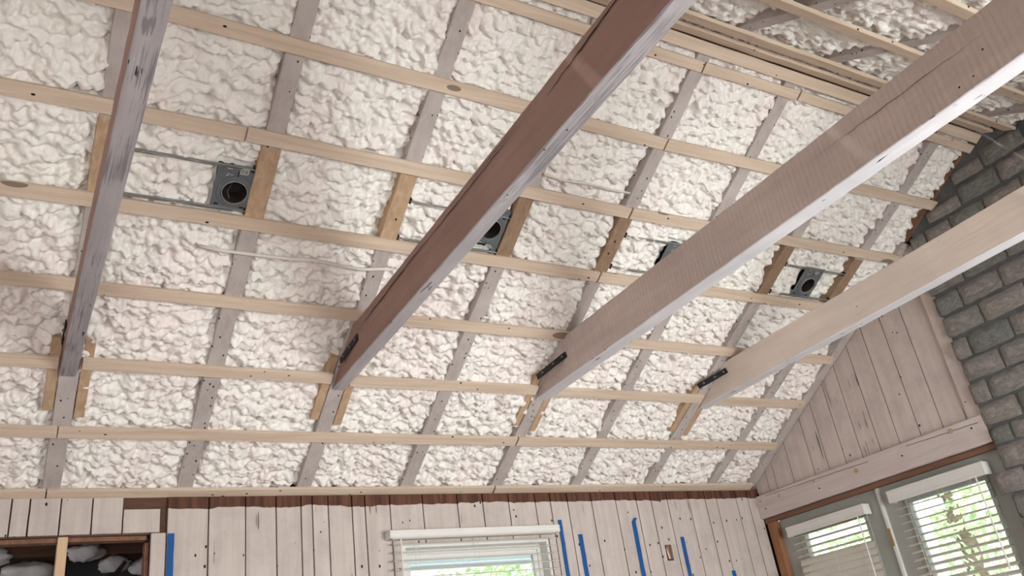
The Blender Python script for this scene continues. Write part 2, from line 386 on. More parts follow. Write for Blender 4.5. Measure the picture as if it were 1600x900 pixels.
for a, b_ in zip(PR[:-1], PR[1:]):
    if b_ <= 1.94 or a >= 3.04: 
        if abs(a - 3.872) < .01:       # plank with the cut-out for an old electrical box
            plank(a, b_, .82, 1.188, m_plank); plank(a, b_, -H, .715, m_plank); plank(a, 3.915, .715, .82, m_plank); plank(3.965, b_, .715, .82, m_plank)
        else: plank(a, b_, -H, 1.188, m_plank)
    else:
        plank(a, b_, WZ1 + .003, 1.188, m_plank)
        if a < WX0 and a + .02 < WX0: plank(a, WX0 - .002, WZ0, WZ1, m_plank)
        if b_ > WX1 and b_ - .02 > WX1: plank(WX1 + .002, b_, WZ0, WZ1, m_plank)
        plank(a, b_, -H, WZ0 - .003, m_plank)
# other walls
mb = MB(); mb.box((X0 - .1, YB, -H), (X0, YW, -.95)); mb.box((X0 - .1, YB, .55), (X0, YW, 1.2)); mb.box((X0 - .1, YB, -.95), (X0, .9, .55)); mb.box((X0 - .1, 2.9, -.95), (X0, YW, .55))
mb.add([(X0, YB, 1.2), (X0, YW, 1.2), (X0, YR, ZR + .15), (X0 - .1, YB, 1.2), (X0 - .1, YW, 1.2), (X0 - .1, YR, ZR + .15)], [(0, 1, 2), (3, 5, 4), (0, 2, 5, 3), (1, 4, 5, 2)])
struct(mb.build('wall_left', m_plankl))
mb = MB(); y0, y1 = YB - .1, YB
for a, b_ in (((X0, -H), (-.95, 1.17)), ((.55, -H), (2.05, 1.17)), ((4.35, -H), (X1 + .1, 1.17)), ((-.95, .5), (.55, 1.17)), ((-.95, -H), (.55, -1.0)), ((2.05, .78), (4.35, 1.17)), ((2.05, -H), (4.35, -1.1))):
    mb.box((a[0], y0, a[1]), (b_[0], y1, b_[1]))
struct(mb.build('wall_rear', m_plankl))
# gable wall: backing, planks
GX = 4.922
mb = MB()
def gz(y): return (ZW + T * (YW - y)) if y > YR else (ZR + T * (y - YR))
mb.box((GX + .022, 4.575, -H), (GX + .10, YW + .15, 1.17))
mb.box((GX + .022, YB, -H), (GX + .10, 2.70, .948))
mb.add([(GX + .022, YB, .948), (GX + .022, 4.60, .948), (GX + .022, 4.6, 1.30), (GX + .022, YR, ZR + .15), (GX + .022, YB, 1.30)] + [(GX + .10, YB, .948), (GX + .10, 4.60, .948), (GX + .10, 4.6, 1.30), (GX + .10, YR, ZR + .15), (GX + .10, YB, 1.30)],
       [(0, 1, 2, 3, 4), (9, 8, 7, 6, 5), (0, 5, 6, 1), (1, 6, 7, 2), (2, 7, 8, 3), (3, 8, 9, 4), (4, 9, 5, 0)])
wg = struct(mb.build('wall_right', m_dark))
GP = [4.60, 4.48, 4.40, 4.23, 4.03, 3.90, 3.75, 3.61, 3.46, 3.31, 3.15, 2.99, 2.815]
for a, b_ in zip(GP[:-1], GP[1:]):
    y0, y1 = b_ + .0035, a - .0035; zt0, zt1 = gz(y0) + .035, gz(y1) + .035
    X = GX; vs = [(X, y0, 1.13), (X, y1, 1.13), (X, y1, zt1), (X, y0, zt0), (X + .02, y0, 1.13), (X + .02, y1, 1.13), (X + .02, y1, zt1), (X + .02, y0, zt0)]
    MB().add(vs, [(0, 3, 2, 1), (4, 5, 6, 7), (0, 1, 5, 4), (1, 2, 6, 5), (2, 3, 7, 6), (3, 0, 4, 7)]).build('plank', m_gable, wg)
# vertical trim between gable planks and chimney
zt = gz(2.76) + .02
o = MB().board((GX - .006, 2.764, 1.135), (GX - .006, 2.764, zt), .092, .026, (0, 1, 0), (1, 0, 0), 8, .002, .001).build('trim_1', m_gable); struct(o)

# ------------------------------------------------------------------ rafters
RX = {-2: (-1.05, -1.05), -1: (-.435, -.432), 0: (.177, .181), 1: (.79, .803), 2: (1.423, 1.430), 3: (2.04, 2.068), 4: (2.654, 2.691), 5: (3.256, 3.29), 6: (3.872, 3.93), 7: (4.470, 4.565), 8: (4.880, 4.876)}
def rx(i, y):
    a, b_ = RX[i]; yy = y if y > YR else 2 * YR - y
    return a + (b_ - a) * (4.58 - yy) / 2.4
RW = .080
RL = {-2: 'grey-washed rafter outside the left edge of the view', -1: 'grey-washed rafter left of the leftmost ceiling beam',
 0: 'grey-washed rafter carrying the foot of the leftmost ceiling beam', 1: 'grey-washed rafter beside the large square light housing, between first and second beams',
 2: 'grey-washed rafter carrying the foot of the second, dark brown ceiling beam', 3: 'grey-washed rafter midway between second and third beams, above the window',
 4: 'grey-washed rafter carrying the foot of the third, saw-marked ceiling beam', 5: 'grey-washed rafter midway between third and fourth beams',
 6: 'grey-washed rafter carrying the foot of the rightmost pale beam', 7: 'grey-washed rafter one bay in from the gable wall boards', 8: 'grey-washed edge rafter lying against the gable wall boards'}
rafters = {}
for i in RX:
    t = empty('rafter', roof1(rx(i, 4.6), 4.6, BT)); rafters[i] = t
    tag(t, RL[i], 'rafter', 'rafters of the window-side slope')
    ye = YR + .06 if i != 8 else 2.74; pa, pb = roof1(rx(i, 4.60), 4.60, BT + RD / 2), roof1(rx(i, ye), ye, BT + RD / 2)
    w = RW if i != 8 else .074
    MB().board(pa, pb, w, RD, nx, n1, 30, .003, .0012).build('timber', m_rafter, t)
    if i not in (8, 5):
        pa, pb = roof1(rx(i, 3.19), 3.19, BT + .0385), roof1(rx(i, 2.885), 2.885, BT + .0385)
        m = MB().board(pa, pb, w + .004, .082, nx, n1, 4, .003, .0008).build('bare_band', m_bare if i < 3 else m_bare_shaded, t); m['label'] = 'unpainted bare wood band'
    if i in (0, 2, 4, 6):
        for sgn, yb_ in ((-1, 4.16), (1, 4.19)):
            xx = sgn * (w / 2 + .026)
            pa = roof1(rx(i, yb_) + xx, yb_, BT + .055); pb = roof1(rx(i, 3.80) + xx, 3.80, BT + .055)
            m = MB().board(pa, pb, .044, .10, nx, n1, 4, .002, .0008).build('side_block', m_bare, t); m['label'] = 'bare wood block nailed to the side'
for i in (3, 4, 5, 6, 7):
    t = empty('rafter', roof2(rx(i, 0), YB, BT)); pa, pb = roof2(rx(i, YB), YB, BT + RD / 2), roof2(rx(i, YR - .06), YR - .06, BT + RD / 2)
    tag(t, {3: 'grey rafter of the far-side slope, first right of the second beam at the top edge', 4: 'grey rafter of the far-side slope near the ridge, nearer the second beam',
            5: 'grey rafter of the shaded far-side slope, just above the third beam', 6: 'grey rafter of the far-side slope, mostly hidden by the third beam at the top right',
            7: 'shaded grey rafter of the far-side slope, right of the third beam near the stone', 8: 'edge rafter of the far-side slope lying against the stone chimney top'}[i], 'rafter', 'rafters of the far-side slope')
    MB().board(pa, pb, RW if i != 8 else .05, RD, nx, n2, 30, .003, .0014).build('timber', m_rafter, t)
for i in (-2, -1, 0, 1, 2):
    pa, pb = roof2(rx(i, YB), YB, BT + RD / 2), roof2(rx(i, YR - .06), YR - .06, BT + RD / 2)
    tag(MB().board(pa, pb, RW, RD, nx, n2, 8, .003, .001).build('rafter', m_rafter), 'grey-washed rafter of the far-side slope above the camera, outside the view', 'rafter', 'far-side rafters out of view')
# ridge board
tag(MB().board((X0, YR, ZR + .10), (X1 - .02, YR, ZR + .10), .035, .14, (0, 1, 0), (0, 0, 1), 6, .003, .001).build('ridge_board', m_sheath), 'dark ridge board hidden above the paired battens at the roof peak', 'board')

# ------------------------------------------------------------------ battens, slope 1 : pieces given by their lower edge at both ends
def pxy(a): p = P1(*a); return p[0], p[1]
ROWN = {7: 'lowest row above the planks', 6: 'second row up', 5: 'third row up at beam feet',
        4: 'fourth row up', 3: 'fifth row up below light housings', 2: 'sixth row up above light housings', 1: 'seventh row up',
        0: 'second row from the ridge', -1: 'row right at the ridge'}
# row: list of (x0, y0, x1, y1, where)  (metres, lower edge)
A = []
def addp(row, a, b_, where, xa=None, xb=None):
    xa_, ya = pxy(a); xb_, yb_ = pxy(b_)
    if xa is not None: ya = ya + (yb_ - ya) * (xa - xa_) / (xb_ - xa_) if abs(xa - xa_) < 1.5 else ya; xa_ = xa
    if xb is not None: yb_ = yb_ + (yb_ - ya) * (xb - xb_) / max(.3, (xb_ - xa_)) if abs(xb - xb_) < .4 else yb_; xb_ = xb
    A.append((row, xa_, ya, xb_, yb_, where))
XL = X0 + .03
addp(7, (0, 783), (70, 782), 'left end piece', XL); addp(7, (71, 782), (768, 773), 'long middle piece'); addp(7, (770, 773), (1182, 766), 'right piece ending at the gable', None, 4.865)
addp(6, (0, 682), (88, 685), 'left end piece', XL); addp(6, (89, 685), (804, 697), 'long middle piece'); addp(6, (806, 697), (1225, 704), 'right piece ending at the gable', None, 4.855)
addp(5, (0, 569), (94, 577), 'left of the leftmost beam', XL, .13); addp(5, (123, 578), (515, 600), 'between first and second beams', .222, 1.375); addp(5, (545, 604), (830, 617), 'between second and third beams', 1.475, 2.612)
addp(5, (862, 620), (1087, 630), 'between third and fourth beams', 2.735, 3.895); addp(5, (1112, 633), (1270, 639), 'right of the fourth beam', 4.005, 4.86)
addp(4, (0, 446), (115, 456), 'left piece up to the leftmost beam', XL, rx(0, 3.6)); addp(4, (157, 462), (547, 501), 'piece from first to second beam', rx(0, 3.6) + .002, rx(2, 3.6)); addp(4, (633, 510), (872, 532), 'piece from second to third beam', rx(2, 3.6) + .002, rx(4, 3.6))
addp(4, (970, 543), (1310, 571), 'right piece from third beam to the gable', rx(4, 3.6) + .002, 4.86)
addp(3, (0, 305), (147, 324), 'left piece up to the leftmost beam', XL, rx(0, 3.2)); addp(3, (193, 332), (932, 441), 'long middle piece', rx(0, 3.2) + .002); addp(3, (934, 441), (1260, 483), 'right piece running behind the fourth beam', None, 4.86)
addp(2, (0, 148), (183, 182), 'left piece ending sawn at leftmost beam', XL); addp(2, (230, 193), (381, 221), 'short piece right of the leftmost beam', rx(0, 2.9) + .05); addp(2, (383, 221), (981, 342), 'long middle piece'); addp(2, (983, 342), (1400, 413), 'right piece ending at the gable rafter')
addp(1, (123, 0), (209, 20), 'left piece at the top left corner', XL, .20); addp(1, (268, 35), (1036, 235), 'long middle piece', .204); addp(1, (1038, 235), (1460, 330), 'right piece with its end over the stone', None, 4.90)
addp(0, (738, 0), (1095, 114), 'left piece up to its joint', .6); addp(0, (1097, 114), (1244, 157), 'short middle piece'); addp(0, (1246, 157), (1522, 242), 'right piece with its end over the stone', None, 4.91)
addp(-1, (843, 0), (1520, 223), 'one long piece', .9, 4.91)
for row, xa, ya, xb, yb_, wh in A:
    w = .062 if row > 0 else (.052 if row == 0 else .058)
    L = xb - xa; offv = -s1 * w / 2
    ang = math.atan2((yb_ - ya) / CS, L)
    pa = roof1(xa + .0015, ya, BT / 2) + offv; pb = roof1(xb - .0015, yb_, BT / 2) + offv
    dr = (pb - pa) / np.linalg.norm(pb - pa); wv = np.cross(n1, dr)
    o = MB().board(pa, pb, w, BT, wv, n1, max(2, int(L / .12)), .0012, .0011).build('batten', m_batten)
    tag(o, 'pine batten, %s, %s' % (ROWN[row], wh), 'batten', 'battens of the window-side slope')
# battens on slope 2: (upper y, lower y)
for k, (ya, yb_, x0, nm) in enumerate(((2.043, 1.985, 2.2, 'nearest the ridge'), (1.930, 1.868, 2.2, 'second from the ridge'), (1.578, 1.518, 1.6, 'third from the ridge, foam lumps above it'), (1.178, 1.122, 1.6, 'fourth from the ridge, at the top edge of the picture'), (.78, .72, X0 + .03, ''), (.40, .34, X0 + .03, ''), (.0, -.06, X0 + .03, ''), (-.38, -.44, X0 + .03, ''))):
    w = (ya - yb_) / CS; ym = (ya + yb_) / 2
    o = MB().board(roof2(X0 + .03 if k > 3 else x0 - 1.2, ym, BT / 2), roof2(4.87, ym, BT / 2), w, BT, s2, n2, 40, .0012, .0013).build('batten', m_batten)
    if nm: tag(o, 'shaded far-side pine batten, %s' % nm, 'batten', 'battens of the far-side slope')
    else: tag(o, 'pine batten of the far-side slope above the camera, outside the view', 'batten', 'far-side battens out of view')

# ------------------------------------------------------------------ spray foam
def hsh(ix, iy, k):
    n = (ix.astype(np.int64) * 73856093) ^ (iy.astype(np.int64) * 19349663) ^ (k * 83492791)
    n = (n ^ (n >> 13)) * 1274126177 & 0x7fffffff
    n = (n ^ (n >> 15)) * 2246822519 & 0x7fffffff
    return (n & 0xffffff) / float(0x1000000)
def vnoise(x, y, k):
    ix = np.floor(x); iy = np.floor(y); fx = x - ix; fy = y - iy; fx = fx * fx * (3 - 2 * fx); fy = fy * fy * (3 - 2 * fy)
    a = hsh(ix, iy, k); b_ = hsh(ix + 1, iy, k); c = hsh(ix, iy + 1, k); d = hsh(ix + 1, iy + 1, k)
    return (a * (1 - fx) + b_ * fx) * (1 - fy) + (c * (1 - fx) + d * fx) * fy - .5
def lumps(x, y, k, amp=.55, kk=1.15):
    ix = np.floor(x); iy = np.floor(y); best = np.full(x.shape, -9.)
    for dx in (-1, 0, 1):
        for dy in (-1, 0, 1):
            cx = ix + dx; cy = iy + dy
            px = cx + .1 + .8 * hsh(cx, cy, k); py = cy + .1 + .8 * hsh(cx, cy, k + 1)
            sx = .75 + .7 * hsh(cx, cy, k + 2); ax_ = 6.28 * hsh(cx, cy, k + 4)
            ux = (x - px) * np.cos(ax_) + (y - py) * np.sin(ax_); uy = -(x - px) * np.sin(ax_) + (y - py) * np.cos(ax_)
            d2 = ux * ux * sx * 1.5 + uy * uy / sx * .8
            best = np.maximum(best, amp * hsh(cx, cy, k + 3) + .5 - kk * d2 ** 1.45)
    return best
ROWY1 = sorted({round((a[2] + a[4]) / 2, 3) for a in A})
ROWY2 = [2.01, 1.90, 1.548, 1.15, .75, .37, -.03, -.41]
CANS = {}
def foam(name, xl, xr, ylo, yhi, slope, res, seed, lab, holes=(), group=None, lift=0.0, up=0):
    nxg = max(8, int((xr - xl) / res)); nyg = int((yhi - ylo) / CS / res)
    gx = np.linspace(0, 1, nxg + 1); gy = np.linspace(ylo, yhi, nyg + 1)
    GXX, GYY = np.meshgrid(gx, gy)
    L_ = np.array([xl(y) for y in gy])[:, None] if callable(xl) else xl
    X = L_[0] * 0 + 0
    X = xlf(gy, slope)[seed % 1000] if False else None
    return None
def foam_bay(i, j, slope, ylo, yhi, res, label, holes=(), group='foam bays of the window-side slope', xl=None, xr=None, amp=1.0):
    gy = np.linspace(ylo, yhi, int((yhi - ylo) / CS / res) + 1)
    XL_ = np.array([rx(i, y) for y in gy]) + RW / 2 if xl is None else np.full(len(gy), xl)
    XR_ = np.array([rx(j, y) for y in gy]) - (RW / 2 if j != 8 else .037) if xr is None else np.full(len(gy), xr)
    if j == 8: XR_ = np.where((gy < 2.74), 4.862 + .016 * np.sin(gy * 37) * np.sin(gy * 61 + 1), XR_)
    n = int((XR_[0] - XL_[0] + .05) / res)
    t = np.linspace(0, 1, n + 1)[None, :]
    sv = gy[:, None] / CS + 0 * t
    eN1 = vnoise(sv * 11, sv * 0 + i * 7.3, 5) * 2; eN2 = vnoise(sv * 11, sv * 0 + i * 3.1 + 50, 9) * 2
    l = XL_[:, None] - .012 - .012 * np.clip(eN1, 0, 1); rr = XR_[:, None] + .012 + .012 * np.clip(eN2, 0, 1)
    X = l + (rr - l) * t; S = sv
    wx = X + .018 * vnoise(X * 13, S * 13, 11) + .05 * vnoise(X * 4, S * 4, 12) + slope * 40; wy = S + .018 * vnoise(X * 13, S * 13, 21) + .05 * vnoise(X * 4, S * 4, 22)
    sc = .054; h = lumps(wx / sc, wy / (sc * .8), 31, .75, 1.5) * sc * .60
    sc2 = .027; h2 = lumps(wx / sc2 + 7, wy / (sc2 * .85), 41, .9, 1.5) * sc2 * .72
    h3 = lumps(wx / .019, wy / .018, 51) * .019 * .14
    low = vnoise(X * 5, S * 5, 61) * .03 + vnoise(X * 2.2, S * 2.2, 62) * .022
    hh = (h + h2 + h3 - .052) * amp + low - .010
    hp = np.pad(hh, 1, mode='edge'); hh = (hp[:-2, 1:-1] + hp[2:, 1:-1] + hp[1:-1, :-2] + hp[1:-1, 2:] + 4 * hh) / 8
    # edges against the rafters: shallow overlap here, gap there
    dl = (X - XL_[:, None]); dr_ = (XR_[:, None] - X)
    el = np.clip(vnoise(S * 6, S * 0 + i * 5.1, 71) * 2 + .35, 0, 1) * .032; er = np.clip(vnoise(S * 6, S * 0 + i * 9.7 + 30, 72) * 2 + .1, 0, 1) * .03
    hh = hh - el * np.exp(-np.clip(dl, 0, 9) / .022) - er * np.exp(-np.clip(dr_, 0, 9) / .022)
    ed = np.minimum(dl, dr_); hh = np.where(ed < .0, np.minimum(hh, .004) - np.clip(-ed / .012, 0, 2) ** 2 * .008, hh)
    hh = np.minimum(hh, .026)
    # keep clear under the battens
    for yr_ in (ROWY1 if slope == 1 else ROWY2):
        c = yr_ - .03 if slope == 1 else yr_
        d = np.abs(gy[:, None] - c); k = np.clip((d - .036) / .018, 0, 1); k = k * k * (3 - 2 * k)
        hh = np.where(d < .054, np.minimum(hh, -.003 + k * .030), hh)
    # asymmetric sag: lumps droop down-slope
    drift = np.clip(hh + .02, -.01, .04) * .45
    for (hx, hy, hw, hl) in holes:      # flat recess round a light housing plate
        dx = np.abs(X - hx) - hw; dy = np.abs(gy[:, None] - hy) - hl; d = np.maximum(dx, dy)
        k = np.clip(d / .015, 0, 1); hh = np.minimum(hh, -.040 + k * .075)
    base = BT
    if slope == 1:
        px = X + .3 * drift * np.sin(S * 9); py = gy[:, None] + SN * (BT - hh) + CS * drift; pz = ZW + T * (YW - gy[:, None]) + CS * (BT - hh) - SN * drift
    else:
        px = X + .3 * drift * np.sin(S * 9); py = gy[:, None] - SN * (BT - hh) - CS * drift * .8; pz = ZR + T * (gy[:, None] - YR) + CS * (BT - hh) - SN * drift * .8
    V = np.stack([px, py + 0 * px, pz + 0 * px], -1).reshape(-1, 3)
    og = V.mean(0); V = V - og
    nr, ncol = hh.shape; idx = np.arange(nr * ncol).reshape(nr, ncol)
    a, b_, c, d = idx[:-1, :-1], idx[:-1, 1:], idx[1:, 1:], idx[1:, :-1]
    q = np.stack([a, b_, c, d] if slope == 1 else [a, b_, c, d], -1).reshape(-1, 4)
    q = q[:, ::-1] if slope == 1 else q[:, ::-1]
    if holes:
        keep = np.ones(len(q), bool); xc = X[:-1, :-1].ravel(); yc = np.repeat(gy[:-1], n)
        for (hx, hy, hw, hl) in holes: keep &= ~((np.abs(xc - hx) < hw - .012) & (np.abs(yc - hy) < hl - .022))
        q = q[keep]
    me = bpy.data.meshes.new('spray_foam'); me.vertices.add(len(V)); me.vertices.foreach_set('co', V.astype(np.float32).ravel())
    me.loops.add(len(q) * 4); me.loops.foreach_set('vertex_index', q.astype(np.int32).ravel())
    me.polygons.add(len(q)); me.polygons.foreach_set('loop_start', (np.arange(len(q)) * 4).astype(np.int32)); me.polygons.foreach_set('loop_total', np.full(len(q), 4, np.int32))
    me.update(calc_edges=True); me.polygons.foreach_set('use_smooth', np.ones(len(q), bool)); me.materials.append(m_foam); me.update()
    o = bpy.data.objects.new('spray_foam', me); C.objects.link(o); o.location = (og[0], og[1], og[2] + H)
    tag(o, label, 'insulation', group); return o
LIGHTS = [(1, .688, 3.065, .09, .10), (3, 1.925, 3.083, .085, .10), (5, 3.115, 3.065, .085, .10), (7, 4.225, 3.07, .085, .095)]
FL = {-2: 'bumpy cream spray foam bay outside the left of the view', -1: 'bumpy pinkish cream spray foam bay left of the leftmost beam', 0: 'bumpy cream spray foam bay holding the large square light housing', 1: 'bumpy cream spray foam bay just left of the dark brown beam foot',
      2: 'spray foam bay directly right of the dark brown beam foot, with half-hidden light housing', 3: 'bumpy white spray foam bay just left of the saw-marked beam foot', 4: 'bumpy white spray foam bay directly right of the saw-marked beam foot',
      5: 'bumpy white spray foam bay just left of the rightmost beam foot', 6: 'white spray foam bay right of the rightmost beam foot, holding the small round light housing', 7: 'narrow ragged-edged white spray foam bay against the gable boards and stone'}
for i in range(-2, 8):
    holes = [(x, y, hw, hl) for (k, x, y, hw, hl) in LIGHTS if k == i + 1]
    kw = {}
    foam_bay(i, i + 1, 1, YR + .02, YW + .02, .0062 if i > -2 else .014, FL[i], holes, **kw)
FO = {2: 'shaded lumpy foam of the far-side slope, hidden behind the second beam top', 3: 'lumpy grey-white far-side foam just right of the second beam at the top edge', 4: 'shaded lumpy foam of the far-side slope above the ridge battens, middle of the top edge',
      5: 'shaded lumpy foam of the far-side slope left of the third beam', 6: 'shaded lumpy foam of the far-side slope right of the third beam', 7: 'shaded lumpy foam of the far-side slope touching the dark stone top'}
for i in range(2, 8): foam_bay(i, i + 1, 2, .5, YR - .02, .0085, FO[i], group='foam bays of the far-side slope', amp=1.0)
for i in range(-2, 8): foam_bay(i, i + 1, 2, YB, .5 if i >= 2 else YR - .02, .022, 'spray foam of the far-side slope above the camera, outside the view', group='far-side foam out of view')
# left-most strip up to the end wall
foam_bay(-2, -2, 1, YR + .02, YW, .02, 'spray foam strip at the left end wall, outside the view', group='foam at the left end', xl=X0, xr=-1.09)
foam_bay(-2, -2, 2, YB, YR - .02, .02, 'spray foam strip at the left end wall, outside the view', group='foam at the left end', xl=X0, xr=-1.09)

# ------------------------------------------------------------------ recessed light housings
def disc_ring(mb, c, e1, e2, r0, r1, n=28, mi=0, off0=0, off1=0, nv=n1):
    vs = []; fs = []
    for k in range(n):
        a = 2 * math.pi * k / n; d = e1 * math.cos(a) + e2 * math.sin(a); vs.append(c + d * r0 + nv * off0); vs.append(c + d * r1 + nv * off1)
    for k in range(n):
        k2 = (k + 1) % n; fs.append((2 * k, 2 * k + 1, 2 * k2 + 1, 2 * k2))
    mb.add(vs, fs, mi)
def housing(xc, yc, barx0, barx1, label, circ=(0, .01), r_=.053, flip=False, hw=.083, hl=.105):
    o3 = lambda dx, dy, h: roof1(xc + dx, yc + dy * CS, BT + h)       # h up into the roof
    t = empty('recessed_light_housing', o3(0, 0, .03)); tag(t, label, 'light housing', 'recessed light housings in the foam')
    cc = circ; h0 = .004
    # plate with round hole
    n = 32; outer = []; inner = []
    for k in range(n):
        a = 2 * math.pi * k / n; ca, sa = math.cos(a), math.sin(a)
        s_ = min((hw - math.copysign(cc[0], ca)) / max(abs(ca), 1e-6), (hl - math.copysign(cc[1], sa)) / max(abs(sa), 1e-6))
        outer.append((cc[0] + ca * s_, cc[1] + sa * s_)); inner.append((cc[0] + ca * r_, cc[1] + sa * r_))
    # snap nearest to the corners
    for cx in (-hw, hw):
        for cy in (-hl, hl):
            k = min(range(n), key=lambda q: (outer[q][0] - cx) ** 2 + (outer[q][1] - cy) ** 2); outer[k] = (cx, cy)
    vs = [o3(*p, h0) for p in outer] + [o3(*p, h0) for p in inner] + [o3(*p, h0 + .0015) for p in outer] + [o3(*p, h0 + .0015) for p in inner]
    fs = []
    for k in range(n):
        k2 = (k + 1) % n
        fs += [(k, k2, n + k2, n + k), (2 * n + k2, 2 * n + k, 3 * n + k, 3 * n + k2), (k, 2 * n + k, 2 * n + k2, k2)]
    MB().add(vs, fs).build('mounting_plate', m_plate, t)
    c0 = o3(cc[0], cc[1], 0)
    mb = MB(); disc_ring(mb, c0, nx, s1, r_ + .022, r_ + .020, 28, 0, h0 - .0005, h0 - .004); disc_ring(mb, c0, nx, s1, r_ + .020, r_ + .004, 28, 0, h0 - .004, h0 - .004)
    disc_ring(mb, c0, nx, s1, r_ + .004, r_ + .002, 28, 0, h0 - .004, h0); mb.build('collar', m_plate, t, smooth=True)
    mb = MB(); disc_ring(mb, c0, nx, s1, r_ + .0025, r_ + .0015, 28, 0, -.001, -.005); disc_ring(mb, c0, nx, s1, r_ + .0015, r_ - .0015, 28, 0, -.005, -.005); disc_ring(mb, c0, nx, s1, r_ - .0015, r_ - .0015, 28, 0, -.005, .004)
    mb.build('rim', m_rim, t, smooth=True)
    mb = MB(); disc_ring(mb, c0, nx, s1, r_ - .001, r_ - .002, 28, 0, .004, .10); vs = [c0 + (nx * math.cos(2 * math.pi * k / 28) + s1 * math.sin(2 * math.pi * k / 28)) * (r_ - .002) + n1 * .10 for k in range(28)]
    mb.add(vs, [tuple(range(28))]); mb.build('can', m_can, t, smooth=False)
    mb = MB()
    for q in (.3, 1.1): a = 1.2 + q * 2; mb.tube([c0 + n1 * .03 + (nx * math.cos(a) + s1 * math.sin(a)) * .045, c0 + n1 * .05 + (nx * math.cos(a + .5) + s1 * math.sin(a + .5)) * .03, c0 + n1 * .09], .0035, 6)
    mb.build('wire', m_bolt, t)
    sg = 1 if not flip else -1
    MB().board(c0 + s1 * (-sg * (r_ + .045)) + n1 * (h0 - .0012), c0 + s1 * (-sg * (r_ - .004)) + n1 * (h0 - .0012), .004, .001, nx, n1, 1, .0001).build('slot', m_dark, t)
    # stickers, slots
    a, b_ = (.01, -sg * (hl - .026)); 
    mb = MB()
    for (x0, y0, x1, y1) in ((.0, .0, .034, .004), (.0, .022, .034, .026), (.0, .0, .004, .026), (.030, .0, .034, .026), (.009, .008, .025, .010), (.009, .013, .025, .015), (.009, .018, .020, .020)):
        p = [o3(a + x0, b_ + sg * (y0 - .013), h0 - .0012), o3(a + x1, b_ + sg * (y0 - .013), h0 - .0012), o3(a + x1, b_ + sg * (y1 - .013), h0 - .0012), o3(a + x0, b_ + sg * (y1 - .013), h0 - .0012)]
        mb.add(p, [(0, 1, 2, 3)])
    for (x0, y0, w_) in ((-.045, 0, .03), (-.045, .006, .022), (-.04, .03, .008), (-.026, .033, .009), (-.045, .038, .012)):
        p = [o3(x0, b_ + sg * (y0 - .012), h0 - .0012), o3(x0 + w_, b_ + sg * (y0 - .012), h0 - .0012), o3(x0 + w_, b_ + sg * (y0 - .009), h0 - .0012), o3(x0, b_ + sg * (y0 - .009), h0 - .0012)]
        mb.add(p, [(0, 1, 2, 3)])
    mb.build('printed_label', m_label, t, fix=False)['kind'] = 'stuff'
    mb = MB()
    for (x, y) in ((-.06, -.088), (.06, -.088), (-.06, .088), (.045, .09)):
        mb.add([o3(x - .009, y - .004, h0 - .001), o3(x + .009, y - .004, h0 - .001), o3(x + .009, y + .004, h0 - .001), o3(x - .009, y + .004, h0 - .001)], [(0, 1, 2, 3)])
    mb.build('fixing_slots', m_dark, t, fix=False)['kind'] = 'stuff'
    # hanger bars with bent nailing ends
    for yy in (-hl + .006, hl - .004):
        mb = MB()
        pa = o3(barx0 - xc, yy, .000); pb = o3(barx1 - xc, yy, .000)
        mb.board(pa, pb, .005, .012, s1, n1, 6, .0008, .0008)
        mb.board(pa + s1 * .009 + nx * .05, pb + s1 * .009 - nx * .05, .003, .010, s1, n1, 6, .0008, .0008)
        mb.build('hanger_bar', m_bar, t)
        for xx in (barx0 + .004, barx1 - .004):
            p = o3(xx - xc, yy, .006); m2 = MB(); m2.board(p - s1 * .014, p + s1 * .014, .006, .024, nx, n1, 2, .002); m2.build('nailing_bracket', m_blacksteel, t)
housing(.690, 3.066, rx(0, 3) + .044, rx(1, 3) - .044, 'large grey square recessed-light plate with round hole, between first and second beams', circ=(.004, .022))
housing(1.925, 3.083, rx(2, 3) + .044, rx(3, 3) - .044, 'grey recessed-light plate half hidden behind the dark brown second beam', circ=(.010, -.02), flip=True)
housing(3.115, 3.067, rx(4, 3) + .044, rx(5, 3) - .044, 'grey recessed-light plate of which only a corner shows above the third beam', circ=(0, .02))
housing(4.225, 3.072, rx(6, 3) + .044, rx(7, 3) - .044, 'small-looking grey recessed-light plate with round hole, near the stone and rightmost beam', circ=(.01, .02))

